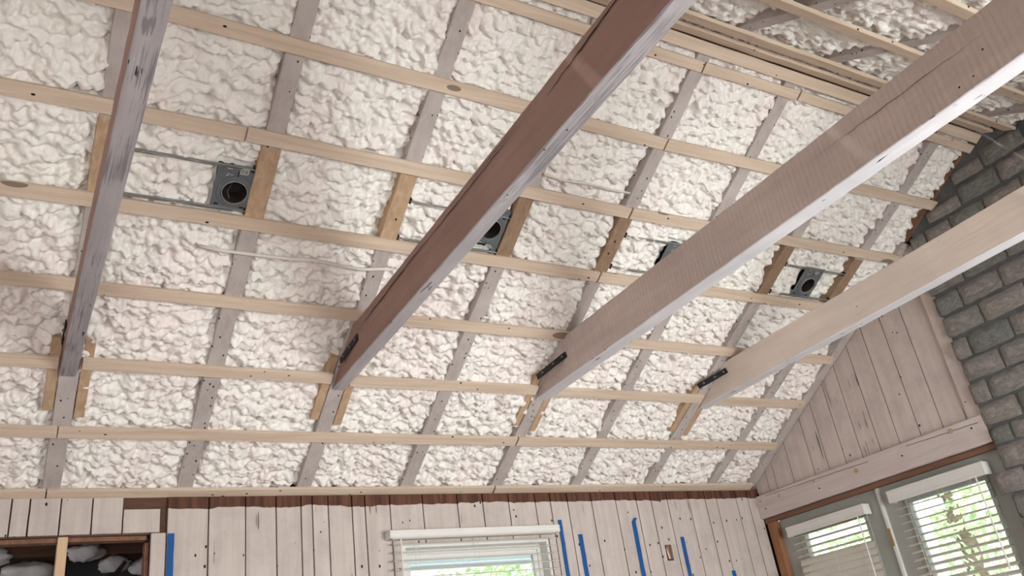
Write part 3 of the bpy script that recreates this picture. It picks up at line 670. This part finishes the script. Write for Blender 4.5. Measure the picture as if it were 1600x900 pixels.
# ------------------------------------------------------------------ ceiling beams (collar ties)
BE = [  # x at front, x at foot, width, z bottom, z top, front y, materials, label
 (.178, .1715, .067, 1.58, 1.735, [m_side1, m_bot], 'leftmost ceiling beam, grey cracked underside and narrow rose left face'),
 (1.393, 1.431, .066, 1.58, 1.788, [m_side2, m_bot2], 'second ceiling beam with dark brown-rose face and a long crack'),
 (2.629, 2.680, .090, 1.58, 1.815, [m_side3, m_bot3], 'third ceiling beam with saw-marked pinkish face and underside coloured as brightly lit'),
 (3.868, 3.962, .078, 1.58, 1.780, [m_side4, m_bot3], 'rightmost ceiling beam, pale pink, crossing in front of the stone chimney')]
beams = []
for k, (xa, xb, w, zb, zt, mats, lab) in enumerate(BE):
    yend = lambda z: YW - (z - ZW - BT / CS) / T - .004          # where the rafter underside is at height z
    yf = 2 * YR - yend(zb) + .02
    zc = (zb + zt) / 2; y1 = yend(zc); y0 = 2 * YR - y1
    xf = xa - (xb - xa) * (1.0 - y0) / 3.0
    sl = 1 / T
    t = empty('ceiling_beam', ((xa + xb) / 2, 2.0, zb)); tag(t, lab, 'beam', 'ceiling beams crossing under the roof')
    mb = MB(); mb.board((xf, y0, zc), (xb, y1, zc), w, zt - zb, nx, (0, 0, 1), 60, .004, .0011, e0=lambda x, y: y * sl, e1=lambda x, y: -y * sl)
    o = mb.build('timber', mats, t)
    me = o.data
    for p in me.polygons:
        if p.normal.z < -.45: p.material_index = 1
    # nailed foot: steel strap on the left face
    xs = lambda y, xf=xf, xb=xb, y0=y0, y1=y1, w=w: xf + (xb - xf) * (y - y0) / (y1 - y0) - w / 2
    if k == 0: ya, yb_, za, zb_ = 3.70, 3.94, 1.715, 1.655
    elif k == 1: ya, yb_, za, zb_ = 3.565, 3.815, 1.696, 1.680
    elif k == 2: ya, yb_, za, zb_ = 3.582, 3.905, 1.706, 1.700
    else: ya, yb_, za, zb_ = 3.645, 3.93, 1.719, 1.708
    # the strap follows the beam face, then kinks out along the foam beside the rafter
    A0 = np.array((xs(ya) - .0045, ya, za)); Bp = {0: P1(97, 532), 1: P1(531, 561), 2: P1(838, 587), 3: P1(1089, 602)}[k] - n1 * .014
    dr = (Bp - A0) / np.linalg.norm(Bp - A0); tv = np.cross(dr, (0, 0, 1.)); tv /= np.linalg.norm(tv); wv_ = np.cross(tv, dr)
    MB().board(A0, Bp, .036, .006, wv_, tv, 8, .0015, .0010).build('strap', m_blacksteel, t)
    tv = tv if tv[0] < 0 else -tv
    for q in (.12, .42, .8):
        p = A0 + (Bp - A0) * q + tv * .003; MB().tube([p, p + tv * .004, p + tv * .006], [.0075, .0075, .004], 8).build('bolt', m_bolt, t)
    beams.append((t, xs))
# long drying crack on the second beam, a dark split standing in the face
t, xs = beams[1]
def split(pts, wd, par, xs):
    up = []; dn = []
    for i, (y, z) in enumerate(pts):
        ww = wd * math.sin(math.pi * (i + .4) / len(pts)) * random.uniform(.6, 1.2); up.append((xs(y) - .0034, y, z + ww)); dn.append((xs(y) - .0034, y, z - ww))
    n = len(pts); MB().add(up + dn, [(i, i + 1, n + i + 1, n + i) for i in range(n - 1)]).build('drying_crack', m_dark, par, fix=False)
def polyl(y0, z0, y1, z1, n=24, j=.0025): return [(y0 + (y1 - y0) * i / n, z0 + (z1 - z0) * i / n + random.uniform(-j, j)) for i in range(n + 1)]
split(polyl(1.15, 1.772, 1.72, 1.735), .0035, t, xs); split(polyl(1.85, 1.752, 2.9, 1.742), .0022, t, xs); split(polyl(2.7, 1.752, 3.58, 1.728), .0032, t, xs); split(polyl(1.9, 1.765, 2.3, 1.762), .0012, t, xs)
t, xs = beams[2]; split(polyl(.9, 1.728, 1.7, 1.742), .0012, t, xs)

# ------------------------------------------------------------------ cables in the foam
def p1h(x, y, h): return tuple(roof1(x, y, BT - h))
pts = [(.60, 3.32), (.69, 3.328), (.844, 3.331), (1.0, 3.327), (1.1, 3.318), (1.25, 3.330), (1.35, 3.333), (1.44, 3.322), (1.50, 3.315)]
o = MB().tube([p1h(x, y, .017 if abs(x - .8) > .08 and abs(x - 1.43) > .05 else .011) for x, y in pts], .0085, 8).build('cable', m_cable, smooth=True); tag(o, 'foam-crusted white cable running across the foam left of the second beam', 'cable')
pts = [(2.09, 2.765), (2.2, 2.775), (2.35, 2.768), (2.5, 2.773), (2.62, 2.770)]
o = MB().tube([p1h(x, y, .012) for x, y in pts], .006, 8).build('cable', m_cable, smooth=True); tag(o, 'thin half-buried cable in the foam just right of the second beam', 'cable')

# ------------------------------------------------------------------ window wall details
# trim board and pass-through opening with pine stud
o = MB().board((.674, YW - .006, -H), (.674, YW - .006, 1.003), .068, .024, nx, (0, 1, 0), 8, .002, .0008).build('trim_2', m_plankl); struct(o)
tag(MB().board((.250, YW + .05, -.448), (.250, YW + .05, 1.003), .043, .085, nx, (0, 1, 0), 6, .002, .0005).build('wall_stud', m_studpine), 'fresh pine stud standing in the dark opening at the lower left', 'stud')
o = MB().board((-1.0, YW + .055, .992), (.625, YW + .055, .992), .06, .022, (0, 1, 0), (0, 0, 1), 8, .002, .001).build('trim_3', m_brown); struct(o)
o = MB().board((.628, YW + .06, -.45), (.628, YW + .06, .965), .075, .02, (0, 1, 0), nx, 8, .002, .001).build('trim_4', m_brown); struct(o)
# room beyond
mb = MB(); mb.box((-2.2, 6.3, -H), (1.6, 6.4, 1.07)); struct(mb.build('wall_far', m_drywall))
mb = MB(); mb.box((-2.2, YW + .12, 1.36), (1.6, 6.4, 1.42)); struct(mb.build('ceiling', m_sheath))
mb = MB(); mb.box((-2.3, YW + .12, -H), (-2.2, 6.4, 1.4)); mb.box((1.6, YW + .12, -H), (1.7, 6.4, 1.4)); mb.box((-2.2, 6.4, 1.07), (1.6, 6.45, 1.4)); struct(mb.build('wall_side', m_sheath))
struct(MB().box((-2.3, 4.9, -H - .08), (1.7, 6.4, -H)).build('floor', m_drywall))
for k, y in enumerate((5.30, 5.75, 6.10)):
    tag(MB().board((-2.19, y, 1.26 - .015 * k), (1.59, y, 1.26 - .015 * k), .045, .20, (0, 1, 0), (0, 0, 1), 10, .002, .001).build('ceiling_joist', m_sheath), 'dark old ceiling joist inside the lower-left opening, %s' % ('nearest', 'middle', 'farthest')[k], 'joist', 'joists in the dark room')
tag(MB().board((-2.19, 6.27, 1.095), (1.59, 6.27, 1.095), .04, .05, (0, 1, 0), (0, 0, 1), 8, .002, .001).build('ledger_board', m_brown), 'dark reddish ledger board over the grey wall inside the opening', 'board')
tag(MB().board((.36, 5.98, 1.10), (.78, 5.98, 1.09), .03, .10, (0, 1, 0), (0, 0, 1), 8, .002, .001).build('dark_duct_panel', m_black), 'dark panel behind the pine stud inside the opening', 'panel')
def blob(c, rx_, ry_, rz_, mat, name, lab, cat, grp, seed, n=22, parent=None):
    rnd = random.Random(seed); vs = []; fs = []
    ph = [rnd.uniform(0, 6) for _ in range(6)]
    for i in range(n // 2 + 1):
        for j in range(n):
            th = math.pi * i / (n // 2); a = 2 * math.pi * j / n; d = np.array([math.sin(th) * math.cos(a), math.sin(th) * math.sin(a), math.cos(th)])
            rr = 1 + .16 * math.sin(5 * d[0] + ph[0]) * math.sin(4 * d[1] + ph[1]) + .1 * math.sin(11 * d[0] + ph[2]) * math.cos(9 * d[2] + ph[3]) + .07 * math.sin(17 * d[1] + ph[4] + 8 * d[2])
            vs.append(np.array(c) + d * rr * np.array([rx_, ry_, rz_]))
    for i in range(n // 2):
        for j in range(n): j2 = (j + 1) % n; fs.append((i * n + j, i * n + j2, (i + 1) * n + j2, (i + 1) * n + j))
    o = MB().add(vs, fs).build(name, mat, parent, smooth=True)
    if lab: tag(o, lab, cat, grp)
    return o
for k, (x, y, z, a, c, lab) in enumerate(((-.10, 5.52, 1.10, .16, .055, 'puffy foam lump left of the pine stud, upper'), (.16, 5.92, 1.09, .16, .055, 'puffy foam lump directly left of the pine stud'), (-.22, 5.92, 1.085, .14, .055, 'puffy foam lump at the left picture edge in the opening, lower'),
        (.42, 5.52, 1.11, .10, .045, 'small foam tuft right of the pine stud at the opening top'), (.80, 5.92, 1.09, .09, .05, 'foam tuft toward the right end of the dark opening'), (.62, 5.92, 1.115, .09, .05, 'flat foam scrap in the right half of the dark opening'))):
    blob((x, y, z), a, .12, c, m_batt, 'foam_lump', lab, 'insulation', 'foam lumps in the dark room', 40 + k)
tag(MB().tube([(.52, 5.2, .89), (.56, 5.2, .93), (.60, 5.2, .99)], [.022, .014, .009], 8).build('hanging_socket', m_black), 'small black socket hanging in the dark opening right of the stud', 'socket')
# box cut-out
mb = MB(); mb.box((3.918, YW + .018, .718), (3.962, YW + .021, .817)); mb.box((3.918, YW + .004, .718), (3.922, YW + .02, .817), 1); mb.box((3.922, YW + .004, .718), (3.962, YW + .02, .724), 1)
tag(mb.build('electrical_box_hole', [m_brownz, m_blacksteel]), 'small rectangular box cut-out in the white planks between blue tape strips', 'hole')
tag(MB().board((3.93, YW + .0155, .80), (3.945, YW + .0155, .73), .012, .003, nx, (0, 1, 0), 2, .001).build('wire_stub', m_cable), 'short wire stub inside the plank cut-out', 'wire')
# blue tape
for k, (xa, za, xb, zb_, w, lab) in enumerate(((.735, 1.003, .735, -.3, .032, 'blue tape strip beside the trim of the lower-left opening'), (3.089, 1.01, 3.081, -.2, .028, 'blue tape strip right against the window blind'),
        (3.230, .914, 3.230, -.2, .033, 'blue tape strip second right of the window'), (3.684, .985, 3.672, -.2, .034, 'tall blue tape strip third right of the window'),
        (4.077, .868, 4.070, -.2, .032, 'blue tape strip right of the box cut-out'), (4.478, .62, 4.476, -.2, .036, 'short-showing blue tape strip at the bottom edge near the corner'))):
    p0 = (xb, YW - .0022, zb_); p1 = (xa, YW - .0022, za)
    mb = MB().board(p0, p1, w, .0012, nx, (0, 1, 0), 24, .0003, .0009)
    if k in (3,): mb.board(p1, (xa + .018, YW - .004, za + .022), w * .9, .0012, nx, (0, 1, 0), 2, .0003)
    tag(mb.build('tape_strip', m_tape), lab, 'tape', 'blue tape strips on the planks')

# ------------------------------------------------------------------ windows, blinds, doors
def frame_rect(x0, x1, z0, z1, w, y0, y1, mb=None, axis='Y'):
    """rectangular frame in the plane across `axis`"""
    mb = mb or MB()
    def bx(a0, a1, c0, c1):
        if axis == 'Y': mb.box((a0, y0, c0), (a1, y1, c1))
        else: mb.box((y0, a0, c0), (y1, a1, c1))
    bx(x0, x0 + w, z0, z1); bx(x1 - w, x1, z0, z1); bx(x0 + w, x1 - w, z1 - w, z1); bx(x0 + w, x1 - w, z0, z0 + w); return mb
mb = frame_rect(WX0 + .003, WX1 - .003, WZ0 + .003, WZ1 - .003, .018, YW + .001, YW + .13)
win = struct(mb.build('window_1', m_white))
frame_rect(WX0 + .022, WX1 - .022, WZ0 + .022, WZ1 - .022, .028, YW + .075, YW + .125).build('window_frame', m_white, win)
frame_rect(WX0 + .050, WX1 - .050, .31, WZ1 - .050, .030, YW + .085, YW + .115).build('upper_sash', m_white, win)
frame_rect(WX0 + .050, WX1 - .050, WZ0 + .050, .345, .035, YW + .055, YW + .084).build('lower_sash', m_white, win)
MB().box((WX0 + .080, YW + .098, .340), (WX1 - .080, YW + .102, WZ1 - .080)).build('pane', m_glass, win)
MB().box((WX0 + .085, YW + .068, WZ0 + .085), (WX1 - .085, YW + .072, .310)).build('pane', m_glass, win)

def slat_mesh(L, wd, tilt, axis, curve=.004):
    """crowned slat centred on origin, long axis X or Y; tilt>0 raises the outer (window) edge"""
    vs = []; k = 5
    for e in (-L / 2, L / 2):
        for side in (0, 1):
            for i in range(k):
                t = i / (k - 1) - .5; a = t * wd; hgt = curve * (1 - 4 * t * t) + (.0012 if side else -.0012)
                ca, sa = math.cos(tilt), math.sin(tilt); dd = a * ca - hgt * sa; zz = a * sa + hgt * ca
                vs.append((e, dd, zz) if axis == 'X' else (dd, e, zz))
    fs = []
    for i in range(k - 1):
        fs += [(i, i + 1, 2 * k + i + 1, 2 * k + i), (k + i, 3 * k + i, 3 * k + i + 1, k + i + 1)]
    fs += [(0, 2 * k, 3 * k, k), (k - 1, 2 * k - 1, 4 * k - 1, 3 * k - 1)]
    me = bpy.data.meshes.new('slat'); me.from_pydata(vs, [], fs)
    me.polygons.foreach_set('use_smooth', [True] * len(fs)); me.materials.append(m_slat)
    bm = bmesh.new(); bm.from_mesh(me); bmesh.ops.recalc_face_normals(bm, faces=bm.faces); bm.to_mesh(me); bm.free()
    return me
def blind(name, lab, ctr, L, ztop, zbot, axis, tilts, valh=.07, proud=.06, pitch=.045, wallpos=0, grp=None):
    """axis: long direction; ctr: coordinate along it; wallpos: coordinate of mounting face, room side is smaller"""
    def pt(a, d, z): return (a, wallpos - d, z) if axis == 'X' else (wallpos - d, a, z)
    t = empty('window_blind', pt(ctr, .03, ztop)); tag(t, lab, 'blind', grp)
    wv = (0, 1, 0) if axis == 'X' else (1, 0, 0)
    mb = MB(); lv = (0, 0, 1)
    # valance: moulded front, returns at the ends
    e = L / 2 + .022; fr = proud + .012
    mb.board(pt(ctr - e, fr, ztop - valh / 2), pt(ctr + e, fr, ztop - valh / 2), .012, valh, wv, lv, 2, .004)
    mb.board(pt(ctr - e, fr + .007, ztop - .010), pt(ctr + e, fr + .007, ztop - .010), .006, .014, wv, lv, 2, .002)
    mb.board(pt(ctr - e, fr + .007, ztop - valh + .012), pt(ctr + e, fr + .007, ztop - valh + .012), .005, .012, wv, lv, 2, .002)
    mb.build('valance', m_white, t)
    for s_ in (-1, 1):
        a = ctr + s_ * (e - .005); MB().board(pt(a, .002, ztop - valh / 2), pt(a, fr - .0065, ztop - valh / 2), .010, valh - .004, (1, 0, 0) if axis == 'X' else (0, 1, 0), lv, 1, .001).build('valance_return', m_white, t)
    MB().board(pt(ctr - L / 2, .033, ztop - .028), pt(ctr + L / 2, .033, ztop - .028), .046, .040, wv, lv, 2, .002).build('headrail', m_slat, t)
    n = int((ztop - .07 - zbot) / pitch); cache = {}
    for i in range(n):
        tl = tilts(i); key = round(tl, 3)
        if key not in cache: cache[key] = slat_mesh(L, .050, tl if axis == 'X' else tl, axis)
        o = bpy.data.objects.new('slat', cache[key]); C.objects.link(o); o.parent = t
        z = ztop - .075 - i * pitch; p = np.array(pt(ctr, .034, z)) - np.array(t['_o']); o.location = p
    mb = MB()
    for f in (-.36, -.01, .36):
        for d in (.008, .061):
            a = ctr + f * L; mb.tube([pt(a, d, ztop - .05), pt(a, d, zbot)], .0011, 4)
    mb.build('ladder_cords', m_slat, t)
    mb = MB().tube([pt(ctr - L / 2 + .045, .068, ztop - .05), pt(ctr - L / 2 + .045, .070, ztop - .6)], .0045, 6); mb.build('tilt_wand', m_white, t)
    return t
blind('blind', 'white slatted blind with valance over the window in the plank wall', 2.457, 1.098, .966, -.28, 'X', lambda i: math.radians(9), valh=.046, wallpos=YW, pitch=.046)

# gable doors ------------------------------------------------------------
def door(name, y0, y1, lab_mat, glass):
    x0, x1 = GX + .028, GX + .070
    g0, g1, gz0, gz1 = glass
    mb = MB(); mb.box((x0, y0, -H + .01), (x1, g0, .945)); mb.box((x0, g1, -H + .01), (x1, y1, .945)); mb.box((x0, g0, gz1), (x1, g1, .945)); mb.box((x0, g0, -H + .01), (x1, g1, gz0))
    d = struct(mb.build(name, m_doorp))
    frame_rect(g0 - .022, g1 + .022, gz0 - .022, gz1 + .022, .024, x0 - .010, x0 + .001, axis='X').build('lite_frame', m_doorp, d)
    MB().box((x0 + .018, g0, gz0), (x0 + .022, g1, gz1)).build('pane', m_glass, d)
    return d
door('door_1', 3.590, 4.494, None, (3.76, 4.30, -.95, .79)); door('door_2', 2.70, 3.588, None, (2.872, 3.41, -.95, .79))
blind('blind', 'mostly closed slatted blind on the left grey door near the corner', 4.035, .645, .857, -1.0, 'Y', lambda i: math.radians(22) if i < 4 else math.radians(72), wallpos=GX + .016, valh=.072, proud=.055, grp=None)
blind('blind', 'half-open slatted blind on the right grey door beside the stone', 3.150, .63, .882, -1.0, 'Y', lambda i: math.radians(8 + 1.8 * i), wallpos=GX + .016, valh=.080, proud=.055)
# astragal between the doors with a brass hinge
a = MB().board((GX + .022, 3.60, -H + .01), (GX + .022, 3.60, .945), .024, .026, (0, 1, 0), nx, 6, .003, .0004).build('trim_5', m_white); struct(a)
tag(MB().board((GX + .004, 3.598, .56), (GX + .004, 3.598, .67), .018, .006, (0, 1, 0), nx, 2, .001).build('door_hinge', m_brass), 'brass hinge on the white strip between the two grey doors', 'hinge')
# jamb + head + header
struct(MB().board((GX + .010, 4.535, -H), (GX + .010, 4.535, .928), .080, .055, (0, 1, 0), nx, 8, .002, .0006).build('trim_6', m_brownz))
struct(MB().board((GX + .002, 4.590, .946), (GX + .002, 2.70, .946), .034, .034, (1, 0, 0), (0, 0, 1), 10, .002, .0006).build('trim_7', m_brown))
t = empty('header_beam', (GX - .02, 3.65, .97)); tag(t, 'long pink-white header timber with round plugs above the grey doors', 'beam')
MB().board((GX - .021, 4.597, 1.050), (GX - .021, 2.712, 1.050), .038, .166, (1, 0, 0), (0, 0, 1), 30, .003, .001).build('timber', m_header, t)
for (y, z, r_) in ((4.56, 1.095, .010), (4.37, 1.085, .011), (4.03, 1.10, .011), (3.665, 1.068, .017), (2.93, 1.10, .016)):
    MB().tube([(GX - .0395, y, z), (GX - .0425, y, z)], r_, 12).build('wood_plug', m_bare, t)
for (y, z) in ((4.53, 1.03), (4.0, 1.04), (3.3, 1.06), (2.80, 1.075)):
    MB().tube([(GX - .0395, y, z), (GX - .0415, y, z)], .006, 8).build('nail_head', m_screw, t)
split_pts = polyl(4.5, 1.118, 3.55, 1.098, 20, .002)
up = [(GX - .0412, y, z + .0015) for y, z in split_pts]; dn = [(GX - .0412, y, z - .0015) for y, z in split_pts]
MB().add(up + dn, [(i, i + 1, 21 + i + 1, 21 + i) for i in range(20)]).build('drying_crack', m_dark, t, fix=False)
split_pts = polyl(3.25, 1.108, 2.75, 1.092, 20, .002)
up = [(GX - .0412, y, z + .0015) for y, z in split_pts]; dn = [(GX - .0412, y, z - .0015) for y, z in split_pts]
MB().add(up + dn, [(i, i + 1, 21 + i + 1, 21 + i) for i in range(20)]).build('drying_crack', m_dark, t, fix=False)

# ------------------------------------------------------------------ stone chimney
CX = 4.872; CY0, CY1 = .75, 2.735
t = empty('stone_chimney', (CX, (CY0 + CY1) / 2, -H)); tag(t, 'grey rock-faced stone chimney breast at the right, with dark mortar joints', 'chimney')
zc = lambda y: gz(y) + .06
mb = MB()
X = CX + .012; prof = [(CY0, -H), (CY1 - .03, -H), (CY1 - .03, zc(CY1)), (YR, zc(YR)), (CY0, zc(CY0))]
vs = [(X, y, z) for y, z in prof] + [(GX + .019, y, z) for y, z in prof]
mb.add(vs, [(0, 1, 2, 3, 4), (9, 8, 7, 6, 5)] + [(i, (i + 1) % 5, 5 + (i + 1) % 5, 5 + i) for i in range(5)]); mb.build('mortar_bed', m_mortar, t)
def stone_mesh(seed):
    rnd = random.Random(seed); na, nb = 7, 5; vs = []; fs = []
    ph = [rnd.uniform(0, 6.28) for _ in range(6)]
    for j in range(nb):
        for i in range(na):
            u_ = i / (na - 1) - .5; v_ = j / (nb - 1) - .5
            edge = max(abs(u_) * 2, abs(v_) * 2); 
            du = rnd.uniform(-.014, .014); dv = rnd.uniform(-.035, .035)
            if abs(u_) == .5 and abs(v_) == .5: u2 = u_ * .98; v2 = v_ * .95
            else: u2 = u_; v2 = v_
            dep = (1 - edge ** 8) * .9 + .12 * math.sin(5 * u_ + ph[0]) * math.sin(6 * v_ + ph[1]) + rnd.uniform(-.14, .14)
            vs.append((-max(.1, dep) if edge < 1 else rnd.uniform(-.2, 0), u2 + du, v2 + dv))
    base = len(vs)
    ring = [(i, 0) for i in range(na)] + [(na - 1, j) for j in range(1, nb)] + [(i, nb - 1) for i in range(na - 2, -1, -1)] + [(0, j) for j in range(nb - 2, 0, -1)]
    for (i, j) in ring: p = vs[j * na + i]; vs.append((1.0, p[1], p[2]))
    for j in range(nb - 1):
        for i in range(na - 1): a = j * na + i; fs.append((a, a + na, a + na + 1, a + 1))
    R_ = len(ring)
    for k in range(R_):
        a = ring[k][1] * na + ring[k][0]; b_ = ring[(k + 1) % R_][1] * na + ring[(k + 1) % R_][0]; fs.append((a, b_, base + (k + 1) % R_, base + k))
    me = bpy.data.meshes.new('stone'); me.from_pydata(vs, [], fs); me.materials.append(m_stone)
    me.polygons.foreach_set('use_smooth', [True] * len(fs))
    bm = bmesh.new(); bm.from_mesh(me); bmesh.ops.recalc_face_normals(bm, faces=bm.faces); bm.to_mesh(me); bm.free(); return me
SM = [stone_mesh(100 + i) for i in range(12)]
def stone(y0, y1, z0, z1):
    o = bpy.data.objects.new('stone', random.choice(SM)); C.objects.link(o); o.parent = t
    ld = random.uniform(.014, .022)
    o.location = np.array((CX + .010, (y0 + y1) / 2, (z0 + z1) / 2)) - np.array(t['_o']); o.scale = (ld, (y1 - y0), (z1 - z0))
    if random.random() < .5: o.rotation_euler.x = random.uniform(-.015, .015)
ROWS = []  # (zbot, ztop, boundaries from the left edge)
fixed = {1.77: (1.885, [2.735, 2.56, 2.295, 2.05]), 1.625: (1.74, [2.73, 2.48, 2.19, 1.97]), 1.475: (1.59, [2.73, 2.62, 2.35, 2.09]), 1.335: (1.45, [2.72, 2.47, 2.22, 1.99]), 1.195: (1.31, [2.73, 2.61, 2.36, 2.12]), 1.06: (1.17, [2.72, 2.48, 2.24, 2.0]),
         .945: (1.03, [2.71, 2.58, 2.35, 2.1]), .805: (.925, [2.71, 2.50, 2.25]), .675: (.785, [2.79, 2.60, 2.35]), 1.915: (2.01, [2.74, 2.49, 2.21, 1.98]), 2.04: (2.16, [2.73, 2.62, 2.38, 2.13]), 2.185: (2.315, [2.735, 2.62, 2.44, 2.21, 1.97]), 2.35: (2.46, [2.57, 2.33, 2.065, 1.83]), 2.49: (2.60, [2.33, 2.12, 1.85]), 2.63: (2.73, [2.20, 1.99])}
for zb, (zt_, bs) in fixed.items(): ROWS.append((zb, zt_, bs))
z = .535; k = 0
while z > -H: ROWS.append((z, z + .118, [2.73, 2.50 if k % 2 else 2.61])); z -= .14; k += 1
for zb, zt_, bs in ROWS:
    bs = list(bs)
    while bs[-1] > CY0 + .12: bs.append(max(CY0, bs[-1] - random.uniform(.22, .27)))
    for a, b_ in zip(bs[:-1], bs[1:]):
        ym = (a + b_) / 2; lim = min(gz(a), gz(b_)) + .045
        if zb > lim - .03: continue
        stone(b_ + .006, a - .006, zb - .004, min(zt_ + .004, lim))
# brown roof edge seen beside the foam
tag(MB().board(roof1(4.887, 2.73, .105), roof1(4.887, YR + .08, .105), .030, .14, nx, n1, 20, .001, .001).build('edge_board', m_brown), 'dark brown edge board along the roof between foam and stone', 'board')

# ------------------------------------------------------------------ outside
struct(MB().box((-30, -30, -H - .5), (50, 50, -H - .3)).build('ground', m_lawn))
rnd = random.Random(3)
def tree(x, y, h, r_, lab, seed):
    t = empty('tree', (x, y, -H - .3)); tag(t, lab, 'tree', 'trees outside the windows')
    MB().tube([(x, y, -H - .4), (x + .1, y, h * .3), (x - .05, y + .1, h * .75)], [.16, .12, .06], 10).build('trunk', m_bark, t, smooth=True)
    rr = random.Random(seed); mb = MB()
    for k in range(3800):
        a = rr.uniform(0, 6.28); q = rr.random() ** .4; ph_ = math.acos(rr.uniform(-1, 1))
        c = np.array((x, y, h * .62)) + np.array((math.sin(ph_) * math.cos(a) * r_, math.sin(ph_) * math.sin(a) * r_, math.cos(ph_) * h * .5)) * q
        u_ = np.array([rr.gauss(0, 1) for _ in range(3)]); u_ /= np.linalg.norm(u_); w_ = np.cross(u_, [rr.gauss(0, 1) for _ in range(3)]); w_ /= np.linalg.norm(w_); s_ = rr.uniform(.05, .11)
        mb.add([c - u_ * s_, c + w_ * s_ * .45, c + u_ * s_, c - w_ * s_ * .45], [(0, 1, 2, 3)])
    o = mb.build('foliage', m_leaf, t, fix=False); o['kind'] = 'stuff'
tree(2.6, 9.6, 3.4, 1.7, 'leafy green tree seen through the window in the plank wall', 1); tree(6.6, 9.9, 3.0, 1.7, 'leafy green tree outside beyond the corner of the room', 2)
tree(11.0, 7.0, 3.6, 2.0, 'leafy green tree seen through the left door blind', 3); tree(15.5, 10.9, 4.2, 2.3, 'leafy green tree behind the porch posts', 4)
t = empty('porch_frame', (7.6, 5.3, -H)); tag(t, 'pale porch posts and rail seen through the right door blind', 'porch')
for y in (5.15, 5.55): MB().board((7.6, y, -H - .3), (7.6, y, 1.6), .09, .09, nx, (0, 1, 0), 1, .006).build('post', m_outpaint, t)
MB().board((7.6, 4.9, 1.12), (7.6, 7.2, 1.12), .05, .10, nx, (0, 0, 1), 1, .006).build('rail', m_outpaint, t)

t = empty('added_soffit', (2.4, 6.1, 1.12)); tag(t, 'added pale blue-white soffit giving sky glow at the top of the window', 'porch')  # soffit added to give the window top its pale blue glow
for k in range(7): MB().board((1.2, 5.55 + k * .16, 1.13), (4.2, 5.55 + k * .16, 1.13), .150, .02, (0, 1, 0), (0, 0, 1), 1, .004).build('soffit_board', m_soffit, t)
MB().board((1.2, 6.62, 1.13), (4.2, 6.62, 1.13), .04, .10, (0, 1, 0), (0, 0, 1), 1, .004).build('fascia', m_outpaint, t)
for x in (1.3, 4.1): MB().board((x, 6.55, -H - .3), (x, 6.55, 1.08), .09, .09, nx, (0, 1, 0), 1, .006).build('post', m_outpaint, t)
for o in list(C.objects):
    if '_o' in o: del o['_o']
